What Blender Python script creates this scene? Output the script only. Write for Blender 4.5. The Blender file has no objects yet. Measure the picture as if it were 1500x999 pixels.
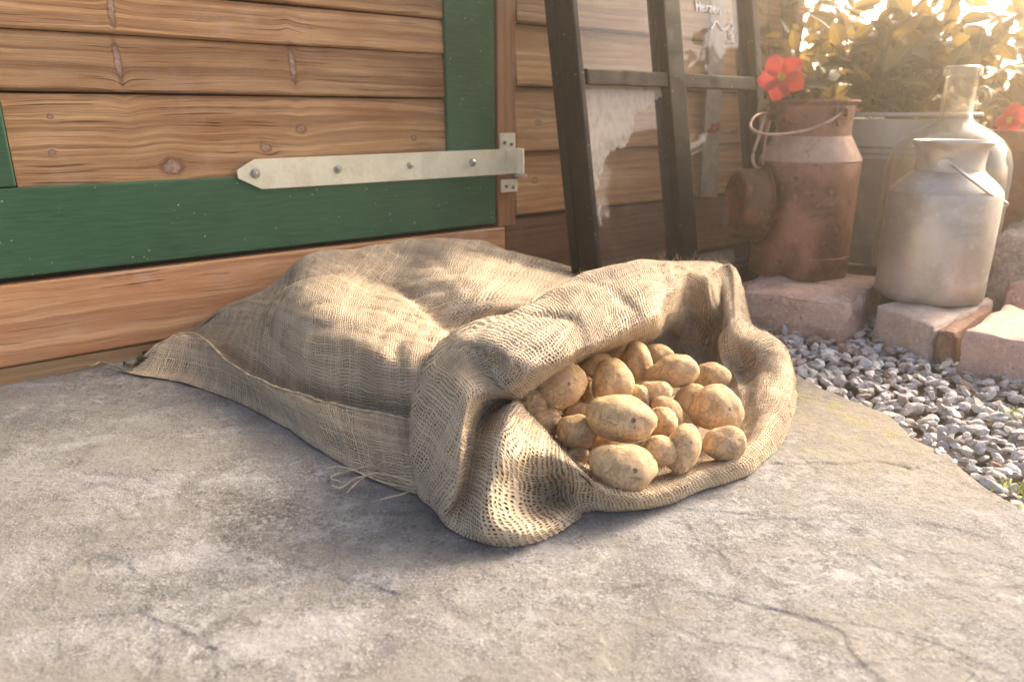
import bpy, bmesh, math, random
import numpy as np
from mathutils import Vector, Matrix, noise
random.seed(7); R = math.radians
scn = bpy.context.scene; COL = scn.collection

# ------------------------------------------------------------------ camera
H = .45; F = 1070.; TH = R(17.2); cT, sT = math.cos(TH), math.sin(TH)
cam = bpy.data.cameras.new('camera'); camo = bpy.data.objects.new('camera', cam); COL.objects.link(camo)
cam.sensor_width = 36; cam.lens = 36 * F / 1500; cam.clip_start = .02; cam.clip_end = 500
camo.location = (0, 0, H); camo.rotation_euler = (R(90) - TH, 0, 0); scn.camera = camo
cam.dof.use_dof = True; cam.dof.focus_distance = 1.02; cam.dof.aperture_fstop = 4.5
# ------------------------------------------------------------------ sky, sun, exposure
SUN_EL, SUN_AZ = R(30), R(51)          # azimuth from the camera's heading (+Y) towards +X
wd = bpy.data.worlds.new('World'); scn.world = wd; wd.use_nodes = True
nt = wd.node_tree; bg = nt.nodes['Background']; sky = nt.nodes.new('ShaderNodeTexSky')
sky.sky_type = 'NISHITA'; sky.sun_disc = False; sky.sun_elevation = SUN_EL; sky.sun_rotation = SUN_AZ
sky.air_density = .45; sky.dust_density = 4.0; sky.ozone_density = .3
wt = nt.nodes.new('ShaderNodeMix'); wt.data_type = 'RGBA'; wt.blend_type = 'MULTIPLY'; wt.inputs[0].default_value = 1; wt.inputs[7].default_value = (1, .94, .84, 1)   # hazy warm air
nt.links.new(sky.outputs[0], wt.inputs[6]); nt.links.new(wt.outputs[2], bg.inputs[0]); bg.inputs[1].default_value = .15
sl = bpy.data.lights.new('sun', 'SUN'); so = bpy.data.objects.new('sun', sl); COL.objects.link(so)
sl.energy = 2.0; sl.angle = R(18); sl.color = (1, .86, .68)
sd = Vector((math.sin(SUN_AZ) * math.cos(SUN_EL), math.cos(SUN_AZ) * math.cos(SUN_EL), math.sin(SUN_EL)))
so.rotation_euler = sd.to_track_quat('Z', 'Y').to_euler()
scn.view_settings.view_transform = 'Standard'; scn.view_settings.look = 'None'
scn.view_settings.exposure = 2.08; scn.view_settings.gamma = 1
scn.cycles.max_bounces = 8; scn.cycles.transparent_max_bounces = 16; scn.cycles.volume_bounces = 0

# ------------------------------------------------------------------ surveying helpers (metres; the photograph's sight lines)
def ray(px, py):
    x, y = px - 750, 500 - py
    return np.array([x, F * cT + y * sT, y * cT - F * sT])
O = np.array([0, 0, H])
def G(px, py, z=0.):
    d = ray(px, py); return O + d * (z - H) / d[2]
def GY(px, py, Y):
    d = ray(px, py); return O + d * Y / d[1]
PH = math.atan2(1400, math.hypot(1070, 332))
D = np.array([math.sin(PH), math.cos(PH), 0]); N = np.array([D[1], -D[0], 0]); P0 = G(0, 565)
def W(px, py, off=0.):
    d = ray(px, py); q = P0 + N * off - O
    return O + d * (q @ N) / (d @ N)
def SZ(px, py, off=0.):
    w = W(px, py, off); return (w - P0) @ D, w[2]
def WP(s, z, off=0.): return P0 + D * s + N * off + np.array([0, 0, z])
WROT = math.atan2(D[1], D[0])

# ------------------------------------------------------------------ object helpers
def link(o, parent=None, label=None, cat=None, group=None, kind=None):
    COL.objects.link(o)
    if parent is not None: o.parent = parent
    if label: o['label'] = label
    if cat: o['category'] = cat
    if group: o['group'] = group
    if kind: o['kind'] = kind
    return o
def empty(name, loc=(0, 0, 0), **k):
    o = bpy.data.objects.new(name, None); o.location = tuple(loc); o.empty_display_size = .05
    link(o, **k); return o
def mesh(name, V, Fc, mat, parent=None, smooth=False, uv=None, **k):
    me = bpy.data.meshes.new(name)
    V = [tuple(map(float, v)) for v in V]
    if parent is not None:
        off = root_loc(parent); V = [(v[0] - off[0], v[1] - off[1], v[2] - off[2]) for v in V]
    me.from_pydata(V, [], Fc); me.update()
    if smooth: me.polygons.foreach_set('use_smooth', [True] * len(me.polygons))
    if uv is not None:
        l = me.uv_layers.new(name='UVMap'); vi = np.empty(len(me.loops), int); me.loops.foreach_get('vertex_index', vi)
        l.data.foreach_set('uv', np.asarray(uv, float)[vi].ravel())
    me.materials.append(mat)
    o = bpy.data.objects.new(name, me); link(o, parent, **k); return o
def root_loc(p):
    l = Vector((0, 0, 0))
    while p is not None: l = l + p.location; p = p.parent
    return l
def bevel(o, w, seg=2):
    m = o.modifiers.new('bevel', 'BEVEL'); m.width = w; m.segments = seg; m.limit_method = 'ANGLE'; m.angle_limit = R(35); return o
def wbox(name, s0, s1, z0, z1, o0, o1, mat, parent, bev=.002, jit=0, nseg=1, **k):
    """board in the wall frame: s along the wall, z up, o out of it; uv = (s, z) in metres"""
    V = []; Fc = []; uv = []
    for i in range(nseg + 1):
        s = s0 + (s1 - s0) * i / nseg
        dz = jit * (noise.noise(Vector((s * 2.2, z0 * 9, 1))))
        dt = jit * (noise.noise(Vector((s * 2.2, z1 * 9, 1))))
        for z, o_ in ((z0 + dz, o0), (z1 + dt, o0), (z1 + dt, o1), (z0 + dz, o1)):
            V.append(WP(s, z, o_)); uv.append((s + o_, z + (o_ - o1) * .7))
    for i in range(nseg):
        a, b = 4 * i, 4 * i + 4
        for j in range(4):
            q = (j + 1) % 4; Fc.append((a + j, b + j, b + q, a + q))
    Fc.append((0, 1, 2, 3)); e = 4 * nseg; Fc.append((e + 3, e + 2, e + 1, e))
    o = mesh(name, V, Fc, mat, parent, uv=uv, **k)
    fixn(o)
    if bev: bevel(o, bev)
    return o
def fixn(o):
    bm = bmesh.new(); bm.from_mesh(o.data); bmesh.ops.recalc_face_normals(bm, faces=bm.faces); bm.to_mesh(o.data); bm.free()
def tube_data(pts, r, n=8, closed=False):
    pts = [Vector(p) for p in pts]; V = []; Fc = []; L = len(pts)
    rr = r if hasattr(r, '__len__') else [r] * L
    up = Vector((0.13, .2, 1)).normalized()
    for i, p in enumerate(pts):
        t = (pts[min(i + 1, L - 1)] - pts[max(i - 1, 0)])
        if closed: t = pts[(i + 1) % L] - pts[i - 1]
        t.normalize(); a = t.cross(up)
        if a.length < .05: a = t.cross(Vector((1, 0, 0)))
        a.normalize(); b = t.cross(a)
        for j in range(n):
            th = 2 * math.pi * j / n; V.append(p + (a * math.cos(th) + b * math.sin(th)) * rr[i])
    for i in range(L if closed else L - 1):
        for j in range(n):
            k = (i + 1) % L; Fc.append((i * n + j, i * n + (j + 1) % n, k * n + (j + 1) % n, k * n + j))
    if not closed: Fc += [tuple(range(n)), tuple((L - 1) * n + j for j in reversed(range(n)))]
    return V, Fc
def spline(P, n):
    P = np.array(P, float); L = len(P); Q = np.vstack([2 * P[0] - P[1], P, 2 * P[-1] - P[-2]]); out = []
    for t in np.linspace(0, L - 1, n):
        i = min(int(t), L - 2); u = t - i; a, b, c, d = Q[i:i + 4]
        out.append(.5 * (2 * b + (c - a) * u + (2 * a - 5 * b + 4 * c - d) * u * u + (3 * b - a - 3 * c + d) * u ** 3))
    return np.array(out)
def tube(name, pts, r, mat, parent=None, n=8, sm=0, closed=False, **k):
    if sm: pts = spline(pts, sm)
    V, Fc = tube_data(pts, r, n, closed); return mesh(name, V, Fc, mat, parent, smooth=True, **k)
def lathe(name, c, prof, mat, parent=None, n=64, tilt=None, jit=0, **k):
    V = []; Fc = []; M = Matrix(tilt) if tilt is not None else Matrix.Identity(3); c = Vector(tuple(map(float, c)))
    for (r, z) in prof:
        for j in range(n):
            th = 2 * math.pi * j / n; rr = r
            if jit: rr = r + jit * noise.noise(Vector((math.cos(th) * 2, math.sin(th) * 2, z * 9))) * min(1, r * 20)
            V.append(c + M @ Vector((rr * math.cos(th), rr * math.sin(th), z)))
    for i in range(len(prof) - 1):
        for j in range(n): Fc.append((i * n + j, i * n + (j + 1) % n, (i + 1) * n + (j + 1) % n, (i + 1) * n + j))
    o = mesh(name, V, Fc, mat, parent, smooth=True, **k)
    for kk, v in (('a', 40),): 
        m = o.modifiers.new('edge', 'EDGE_SPLIT'); m.split_angle = R(v)
    return o

# ------------------------------------------------------------------ materials
class NT:
    def __init__(s, name):
        s.m = bpy.data.materials.new(name); s.m.use_nodes = True; s.t = s.m.node_tree; s.b = s.t.nodes['Principled BSDF']; s.out = s.t.nodes['Material Output']
    def n(s, ty, **kw):
        nd = s.t.nodes.new('ShaderNode' + ty)
        for k, v in kw.items():
            if k.startswith('_'): setattr(nd, k[1:], v)
            else: s.inp(nd.inputs[int(k[1:])] if k[0] == 'i' and k[1:].isdigit() else nd.inputs[k], v)
        return nd
    def inp(s, sock, v):
        if isinstance(v, bpy.types.NodeSocket): s.t.links.new(v, sock)
        else: sock.default_value = v
    def M(s, op, a, b=0., c=None, clamp=False):
        nd = s.t.nodes.new('ShaderNodeMath'); nd.operation = op; nd.use_clamp = clamp
        s.inp(nd.inputs[0], a); s.inp(nd.inputs[1], b)
        if c is not None: s.inp(nd.inputs[2], c)
        return nd.outputs[0]
    def noise(s, vec, scale, detail=4, rough=.55, dist=0, w=None):
        nd = s.t.nodes.new('ShaderNodeTexNoise'); s.inp(nd.inputs['Vector'], vec); nd.inputs['Scale'].default_value = scale
        nd.inputs['Detail'].default_value = detail; nd.inputs['Roughness'].default_value = rough; nd.inputs['Distortion'].default_value = dist
        return nd.outputs[0]
    def vor(s, vec, scale, feat='F1', rand=1.):
        nd = s.t.nodes.new('ShaderNodeTexVoronoi'); nd.feature = feat; s.inp(nd.inputs['Vector'], vec); nd.inputs['Scale'].default_value = scale; nd.inputs['Randomness'].default_value = rand
        return nd.outputs[0]
    def ss(s, v, a, b, lo=0., hi=1.):
        nd = s.t.nodes.new('ShaderNodeMapRange'); nd.interpolation_type = 'SMOOTHSTEP'
        s.inp(nd.inputs[0], v)
        for i, x in enumerate((a, b, lo, hi)): s.inp(nd.inputs[i + 1], x)
        return nd.outputs[0]
    def mix(s, f, a, b, mode='MIX'):
        nd = s.t.nodes.new('ShaderNodeMix'); nd.data_type = 'RGBA'; nd.blend_type = mode
        s.inp(nd.inputs[0], f)
        for i, x in ((6, a), (7, b)):
            if not isinstance(x, bpy.types.NodeSocket): x = (*x, 1) if len(x) == 3 else x
            s.inp(nd.inputs[i], x)
        return nd.outputs[2]
    def xyz(s, v):
        nd = s.t.nodes.new('ShaderNodeSeparateXYZ'); s.inp(nd.inputs[0], v); return nd.outputs
    def comb(s, x, y, z=0.):
        nd = s.t.nodes.new('ShaderNodeCombineXYZ')
        for i, a in enumerate((x, y, z)): s.inp(nd.inputs[i], a)
        return nd.outputs[0]
    def uv(s): return s.t.nodes.new('ShaderNodeUVMap').outputs[0]
    def geo(s): return s.t.nodes.new('ShaderNodeNewGeometry').outputs['Position']
    def obj(s): return s.t.nodes.new('ShaderNodeTexCoord').outputs['Object']
    def rnd(s): return s.t.nodes.new('ShaderNodeObjectInfo').outputs['Random']
    def bump(s, h, dist, strength=1., nrm=None):
        nd = s.t.nodes.new('ShaderNodeBump'); s.inp(nd.inputs['Height'], h); nd.inputs['Distance'].default_value = dist; nd.inputs['Strength'].default_value = strength
        if nrm is not None: s.inp(nd.inputs['Normal'], nrm)
        return nd.outputs[0]
    def fin(s, col=None, rough=None, nrm=None, metal=None, spec=None):
        if col is not None: s.inp(s.b.inputs['Base Color'], col if isinstance(col, bpy.types.NodeSocket) else (*col, 1))
        if rough is not None: s.inp(s.b.inputs['Roughness'], rough)
        if nrm is not None: s.inp(s.b.inputs['Normal'], nrm)
        if metal is not None: s.inp(s.b.inputs['Metallic'], metal)
        if spec is not None: s.b.inputs['Specular IOR Level'].default_value = spec
        return s.m

def wood_mat(name, light, dark, knots=(), pale=(.55, .42, .36), amp=1., vertical=False, worn=.3, ring=90, rnd_amt=.35):
    t = NT(name); u = t.uv(); X = t.xyz(u); s_, z_ = X[0], X[1]
    if vertical: s_, z_ = z_, s_
    rn = t.rnd(); zz = t.M('ADD', z_, t.M('MULTIPLY', rn, 3.7))
    ss_ = t.M('ADD', s_, t.M('MULTIPLY', rn, 11.3))
    knotmask = None; core = None; disp = None
    for (ks, kz, kr, tilt, *el) in knots:
        e_ = el[0] if el else 1.
        dx = t.M('MULTIPLY', t.M('SUBTRACT', s_, ks), .85 * e_); dz = t.M('MULTIPLY', t.M('SUBTRACT', z_, kz), 1 / e_)
        dx = t.M('ADD', dx, t.M('MULTIPLY', dz, tilt))
        d2 = t.M('ADD', t.M('MULTIPLY', dx, dx), t.M('MULTIPLY', dz, dz)); d = t.M('SQRT', d2)
        d = t.M('ADD', d, t.M('MULTIPLY', t.M('SUBTRACT', t.noise(u, 75, 4, .65), .5), kr * 1.5))
        k = t.ss(d, kr * 1.15, kr * .6); c_ = t.ss(d, kr * 1.7, kr * 1.0)
        fall = t.M('DIVIDE', t.M('MULTIPLY', dz, kr * kr * 1.6), t.M('ADD', d2, kr * kr * .9))
        knotmask = k if knotmask is None else t.M('MAXIMUM', knotmask, k)
        core = c_ if core is None else t.M('MAXIMUM', core, c_)
        disp = fall if disp is None else t.M('ADD', disp, fall)
    if disp is not None: zz = t.M('SUBTRACT', zz, disp)
    warp = t.noise(t.comb(t.M('MULTIPLY', ss_, 2.2), t.M('MULTIPLY', zz, 9)), 1, 3)
    zw = t.M('ADD', zz, t.M('MULTIPLY', t.M('SUBTRACT', warp, .5), .034 * amp))
    rings = t.noise(t.comb(t.M('MULTIPLY', ss_, .8), t.M('MULTIPLY', zw, ring)), 1, 2, .4)
    rings2 = t.noise(t.comb(t.M('MULTIPLY', ss_, 6), t.M('MULTIPLY', zw, ring * 4.5)), 1, 5, .75)
    blot = t.noise(t.comb(t.M('MULTIPLY', ss_, 5), t.M('MULTIPLY', zz, 12)), 1, 4)
    g = t.M('ADD', t.M('MULTIPLY', t.ss(rings, .38, .62), .55), t.M('MULTIPLY', t.ss(rings2, .36, .64), .45))
    col = t.mix(g, light, dark)
    col = t.mix(t.ss(blot, .35, .75, 0, .55), col, tuple(a * b for a, b in zip(dark, (1.25, .95, .7))))
    streak = t.ss(t.noise(t.comb(t.M('MULTIPLY', ss_, 3.5), t.M('MULTIPLY', zw, 240)), 1, 2), .60, .68)
    sm = t.M('MULTIPLY', streak, t.ss(t.noise(u, 9, 2), .42, .58))
    col = t.mix(t.M('MULTIPLY', sm, .85), col, tuple(a * .30 for a in dark))
    fade = t.ss(t.noise(u, 9, 5), .55, .75, 0, worn); col = t.mix(fade, col, pale)
    vv = t.M('ADD', 1 - rnd_amt / 2, t.M('MULTIPLY', rn, rnd_amt)); col = t.mix(1., col, t.comb(vv, vv, vv), 'MULTIPLY')
    if knotmask is not None:
        col = t.mix(t.M('MULTIPLY', core, .7), col, tuple(a * .5 for a in dark))
        kc = t.mix(t.ss(t.noise(u, 120, 3), .35, .65), pale, tuple(a * .55 for a in pale)); col = t.mix(t.M('MULTIPLY', knotmask, .68), col, kc)
    specks = t.ss(t.vor(u, 95), .09, .05); specks = t.M('MULTIPLY', specks, t.ss(t.noise(u, 16, 2), .6, .66))
    col = t.mix(t.M('MULTIPLY', specks, .6), col, (.75, .66, .55))
    h = t.M('ADD', t.M('MULTIPLY', g, -.6), t.M('MULTIPLY', sm, -.8))
    return t.fin(col, t.ss(blot, .3, .8, .55, .8), t.bump(h, .0016, .9), spec=.35)

k1 = SZ(255, 245); k2 = SZ(445, 190); k3 = SZ(175, 92); k4 = SZ(432, 95); k5 = SZ(78, 225); k6 = SZ(392, 217); k7 = SZ(610, 203); k8 = SZ(165, 12); k9 = SZ(75, 172)
M_door = wood_mat('door wood', (.60, .365, .18), (.215, .11, .048), [(*k1, .013, 0), (*k2, .0075, 0), (*k3, .011, .25, 2.6), (*k4, .012, .35, 2.4), (*k6, .008, .3), (*k7, .0045, 0), (*k8, .010, -.3, 2.4), (*k5, .004, 0), (*k9, .0035, 0)], pale=(.56, .38, .30))
M_side = wood_mat('siding wood', (.50, .295, .135), (.24, .12, .05), [(*SZ(790, 180), .006, 0), (*SZ(905, 170), .008, .5), (*SZ(785, 265), .006, 0)], pale=(.42, .33, .25), worn=.15)
M_step = wood_mat('step wood', (.64, .38, .20), (.36, .17, .08), [], pale=(.60, .40, .27), worn=.55, ring=60, amp=1.5)
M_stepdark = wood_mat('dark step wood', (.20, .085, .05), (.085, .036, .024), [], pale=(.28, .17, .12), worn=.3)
M_sill = wood_mat('pale sill', (.50, .35, .19), (.32, .21, .11), [], pale=(.15, .10, .06), worn=.5)
M_post = wood_mat('post wood', (.38, .19, .085), (.20, .09, .036), [], vertical=True, worn=.2, pale=(.45, .33, .24))
def paint_mat(name, base, chip, under, chipn=.62, rough=.42, edge=0):
    t = NT(name); u = t.uv(); p = t.geo()
    br = t.noise(t.comb(*[t.M('MULTIPLY', t.xyz(u)[0], 18), t.M('MULTIPLY', t.xyz(u)[1], 160)]), 1, 3)
    col = t.mix(t.ss(t.noise(p, 6, 4), .3, .7), base, tuple(a * .72 for a in base))
    col = t.mix(t.ss(br, .3, .75, 0, .35), col, tuple(min(1, a * 1.5 + .01) for a in base))
    sp = t.ss(t.M('ADD', t.vor(t.comb(t.M('MULTIPLY', t.xyz(p)[0], 1), t.xyz(p)[1], t.M('MULTIPLY', t.xyz(p)[2], 1.3)), 60), t.M('MULTIPLY', t.noise(p, 90, 2), .22)), .235, .17)
    sp = t.M('MULTIPLY', sp, t.ss(t.noise(p, 14, 3), chipn - .06, chipn))
    sp2 = t.ss(t.noise(t.comb(t.M('MULTIPLY', t.xyz(u)[0], 60), t.M('MULTIPLY', t.xyz(u)[1], 260)), 1, 3), .74, .80)
    col = t.mix(t.M('MULTIPLY', t.M('MAXIMUM', sp, sp2), .75), col, chip)
    w = t.M('MULTIPLY', t.ss(t.noise(p, 22, 6), .72, .76), 1.); col = t.mix(t.M('MULTIPLY', w, .55), col, under)
    return t.fin(col, t.ss(t.noise(p, 25, 4), .3, .7, rough, rough + .22), t.bump(t.M('SUBTRACT', br, t.M('MULTIPLY', sp, 1.)), .0007, .7), spec=.28)
M_green = paint_mat('green paint', (.050, .125, .062), (.52, .58, .44), (.06, .11, .05), chipn=.54)
M_frame = paint_mat('brown paint', (.014, .009, .006), (.55, .47, .36), (.16, .11, .075), chipn=.6, rough=.6)
M_frame2 = paint_mat('worn brown paint', (.018, .012, .008), (.5, .42, .32), (.25, .19, .14), chipn=.52, rough=.66)
def simple(name, c, r=.6, metal=0, var=.25, bump=.0005, sc=40, c2=None, lo=.42, hi=.6):
    t = NT(name); p = t.geo(); n_ = t.noise(p, sc, 6)
    col = t.mix(t.ss(n_, lo, hi), c, c2 or tuple(a * (1 - var) for a in c))
    return t.fin(col, t.ss(t.noise(p, sc * .6, 3), .3, .7, r - .1, r + .12), t.bump(t.noise(p, sc * 4, 5), bump, .8), metal=metal)
M_zinc2 = simple('zinc bolt', (.55, .54, .5), .35, .8, .3, .0003, 60)
M_dark = simple('dark backing', (.03, .02, .014), .9)
# strap with directional scratches
# galvanised tub / aluminium / rust
def metal_mat(name, c1, c2, c3, metal, rough, rust=0., rcol=(.17, .06, .03), sc=9, pits=False, zdirt=None):
    t = NT(name); p = t.obj(); n1 = t.noise(p, sc, 6, .6, .6); n2 = t.noise(p, sc * 5, 5, .65)
    col = t.mix(t.ss(n1, .38, .62), c1, c2); col = t.mix(t.ss(n2, .55, .72, 0, .6), col, c3)
    X = t.xyz(p); drip = t.noise(t.comb(t.M('MULTIPLY', X[0], 40), t.M('MULTIPLY', X[1], 40), t.M('MULTIPLY', X[2], 4)), 1, 4)
    col = t.mix(t.ss(drip, .55, .75, 0, .4), col, c2)
    met = metal
    if rust:
        rm = t.ss(t.M('ADD', t.noise(p, sc * 1.3, 7, .62), t.M('MULTIPLY', n2, .35)), 1. - rust, 1.12 - rust)
        col = t.mix(rm, col, rcol); met = t.M('MULTIPLY', t.M('SUBTRACT', 1., rm), metal)
    h = n2
    if pits:
        v = t.ss(t.M('ADD', t.vor(p, 34), t.M('MULTIPLY', t.noise(p, 60, 3), .3)), .36, .27); v = t.M('MULTIPLY', v, t.ss(t.noise(p, 9, 2), .45, .55))
        col = t.mix(t.M('MULTIPLY', v, .75), col, (.09, .04, .025)); h = t.M('SUBTRACT', h, v)
    return t.fin(col, t.ss(n2, .3, .7, rough - .1, rough + .15), t.bump(h, .0012, .7), metal=met)
M_zinc = metal_mat('zinc plated steel', (.80, .77, .58), (.70, .66, .48), (.84, .82, .70), .25, .45, .12, rcol=(.34, .27, .15), sc=16)
M_rust = metal_mat('rusted steel', (.33, .155, .095), (.15, .065, .04), (.44, .25, .19), .3, .52, .12, pits=True)
M_rustsh = metal_mat('rusted dusty shoulder', (.50, .34, .26), (.36, .22, .16), (.20, .09, .06), .2, .6, .12)
M_lid = metal_mat('rusted lid', (.16, .085, .035), (.10, .05, .02), (.45, .36, .22), .3, .5, .35, rcol=(.24, .08, .045))
M_alu = metal_mat('dull aluminium', (.60, .55, .49), (.46, .41, .35), (.70, .66, .61), .62, .40)
M_galv = metal_mat('galvanised steel', (.50, .47, .40), (.40, .37, .30), (.62, .6, .53), .35, .55)
M_terra = simple('terracotta', (.42, .19, .10), .85, 0, .25, .0008, 20)
def rock_mat(name, c1, c2, c3, b=.004, sc=14):
    t = NT(name); p = t.obj(); n1 = t.noise(p, sc, 8, .62, .4); n2 = t.noise(p, sc * 6, 6, .7)
    col = t.mix(t.ss(n1, .38, .6), c1, c2); col = t.mix(t.ss(n2, .5, .66, 0, .8), col, c3)
    col = t.mix(t.ss(t.noise(p, sc * 9, 4, .7), .60, .68, 0, .8), col, tuple(a * .3 for a in c2))
    hh = t.M('ADD', n1, t.M('MULTIPLY', n2, .5))
    return t.fin(col, .88, t.bump(hh, b * 1.8, 1.), spec=.25)
M_sand = rock_mat('red sandstone', (.66, .46, .37), (.52, .32, .25), (.74, .58, .50))
M_brick1 = rock_mat('mortared brick', (.62, .51, .43), (.52, .40, .33), (.72, .62, .53), sc=20)
M_brickred = rock_mat('broken brick face', (.36, .21, .15), (.27, .15, .10), (.44, .30, .23), sc=24)
M_brick2 = rock_mat('pink brick', (.64, .46, .38), (.55, .36, .30), (.70, .57, .49), sc=18)
M_gran = rock_mat('pinkish grey rock', (.40, .34, .30), (.28, .22, .19), (.55, .49, .44), sc=30)
M_ledge = rock_mat('dark ledge stone', (.14, .10, .075), (.09, .065, .05), (.2, .15, .11))
# slab
def slab_mat():
    t = NT('flagstone'); p = t.geo(); P = t.xyz(p)
    big = t.noise(p, 2.6, 5, .55, .2); mid = t.noise(p, 12, 8, .66, .15); fine = t.noise(p, 75, 8, .75); vf = t.noise(p, 380, 5, .75)
    col = t.mix(t.ss(mid, .36, .64), (.15, .148, .147), (.27, .266, .264))
    col = t.mix(t.ss(big, .42, .62, 0, .4), col, (.25, .225, .19))
    dark = t.M('MULTIPLY', t.ss(t.noise(p, 44, 8, .78), .50, .60), t.ss(t.noise(p, 5.2, 4, .6), .46, .60))
    col = t.mix(t.M('MULTIPLY', dark, .6), col, (.085, .078, .07))
    pale = t.M('MULTIPLY', t.ss(t.noise(p, 30, 8, .78, .2), .50, .59), t.ss(t.noise(p, 4.4, 4, .6, .3), .44, .56))
    col = t.mix(t.M('MULTIPLY', pale, .42), col, (.50, .49, .48))
    sp = t.ss(fine, .54, .64, 0, .75); col = t.mix(sp, col, (.085, .078, .07)); col = t.mix(t.ss(vf, .52, .64, 0, .7), col, (.48, .465, .45))
    col = t.mix(t.ss(vf, .46, .34, 0, .7), col, (.07, .065, .06))
    pa = t.noise(t.comb(P[0], t.M('MULTIPLY', P[1], 1.5), 4.), 7.5, 7, .62, .25)
    col = t.mix(t.ss(pa, .50, .60, 0, .55), col, (.235, .222, .195)); col = t.mix(t.ss(pa, .45, .36, 0, .5), col, (.37, .36, .375))
    rim = t.M('MULTIPLY', t.ss(t.M('ABSOLUTE', t.M('SUBTRACT', pa, .545)), .010, .002), t.ss(t.noise(p, 9, 3), .50, .60)); col = t.mix(t.M('MULTIPLY', rim, .6), col, (.10, .09, .08))
    # the scuffed dark stain
    a, b = G(372, 762)[:2]; dx = t.M('SUBTRACT', P[0], float(a)); dy = t.M('MULTIPLY', t.M('SUBTRACT', P[1], float(b)), .8)
    d = t.M('SQRT', t.M('ADD', t.M('MULTIPLY', dx, dx), t.M('MULTIPLY', dy, dy)))
    st = t.M('MULTIPLY', t.ss(t.M('ADD', d, t.M('MULTIPLY', mid, .12)), .155, .08), t.ss(t.noise(p, 210, 5, .75), .46, .56))
    sx = t.noise(t.comb(t.M('MULTIPLY', t.M('ADD', P[0], P[1]), 14), t.M('MULTIPLY', t.M('SUBTRACT', P[0], P[1]), 150)), 1, 2); scr = t.M('MULTIPLY', t.ss(sx, .70, .75), t.ss(d, .24, .10))
    col = t.mix(t.M('MULTIPLY', st, .7), col, (.06, .054, .048)); col = t.mix(t.M('MULTIPLY', scr, .85), col, (.62, .61, .60))
    # algae and warm tint near the gravel
    a, b = G(1250, 610)[:2]; dx = t.M('SUBTRACT', P[0], float(a)); dy = t.M('MULTIPLY', t.M('SUBTRACT', P[1], float(b)), .8)
    d = t.M('SQRT', t.M('ADD', t.M('MULTIPLY', dx, dx), t.M('MULTIPLY', dy, dy)))
    al = t.M('MULTIPLY', t.ss(d, .30, .03), t.ss(mid, .35, .65, .35, 1.)); col = t.mix(t.M('MULTIPLY', al, .7), col, (.30, .255, .17))
    al2 = t.M('MULTIPLY', t.ss(d, .20, .02), t.ss(t.noise(p, 22, 5), .52, .62)); col = t.mix(t.M('MULTIPLY', al2, .5), col, (.28, .27, .07))
    rust = t.ss(t.noise(t.comb(P[0], P[1], 7.), 30, 2), .80, .83); col = t.mix(t.M('MULTIPLY', rust, .5), col, (.5, .28, .1))
    lam = t.M('FLOOR', t.M('MULTIPLY', t.noise(p, 5.5, 6, .62, .1), 16)); h = t.M('ADD', t.M('ADD', t.M('MULTIPLY', mid, 1.), t.M('MULTIPLY', fine, .45)), t.M('ADD', t.M('MULTIPLY', vf, .16), t.M('MULTIPLY', lam, .10)))
    return t.fin(col, t.ss(mid, .3, .7, .72, .9), t.bump(h, .0085, 1.), spec=.3)
M_slab = slab_mat()
M_soil = simple('garden soil', (.10, .075, .055), .95, 0, .5, .004, 25)
def gravel_mat():
    t = NT('gravel stone'); p = t.geo(); r = t.rnd(); a = t.n('Attribute', _attribute_name='tone').outputs['Fac']
    k = t.M('FRACT', t.M('ADD', t.M('MULTIPLY', r, 7.3), a))
    cr = t.n('ValToRGB', Fac=k); e = cr.color_ramp; e.interpolation = 'LINEAR'
    e.elements[0].color = (.36, .34, .34, 1); e.elements[1].color = (.80, .77, .74, 1)
    for pos, c in ((.22, (.50, .475, .47)), (.45, (.60, .58, .57)), (.62, (.36, .32, .28)), (.72, (.72, .70, .68)), (.84, (.40, .36, .335)), (.93, (.34, .20, .12))):
        q = e.elements.new(pos); q.color = (*c, 1)
    n_ = t.noise(p, 160, 6, .7); col = t.mix(t.ss(n_, .4, .66, 0, .55), cr.outputs[0], (.20, .185, .18))
    v = t.ss(t.M('ABSOLUTE', t.M('SUBTRACT', t.noise(p, 50, 3, .5, 1.), .5)), .02, .006); col = t.mix(t.M('MULTIPLY', v, .5), col, (.75, .74, .74))
    return t.fin(col, .75, t.bump(n_, .0012, .8), spec=.35)
M_gravel = gravel_mat()
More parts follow.
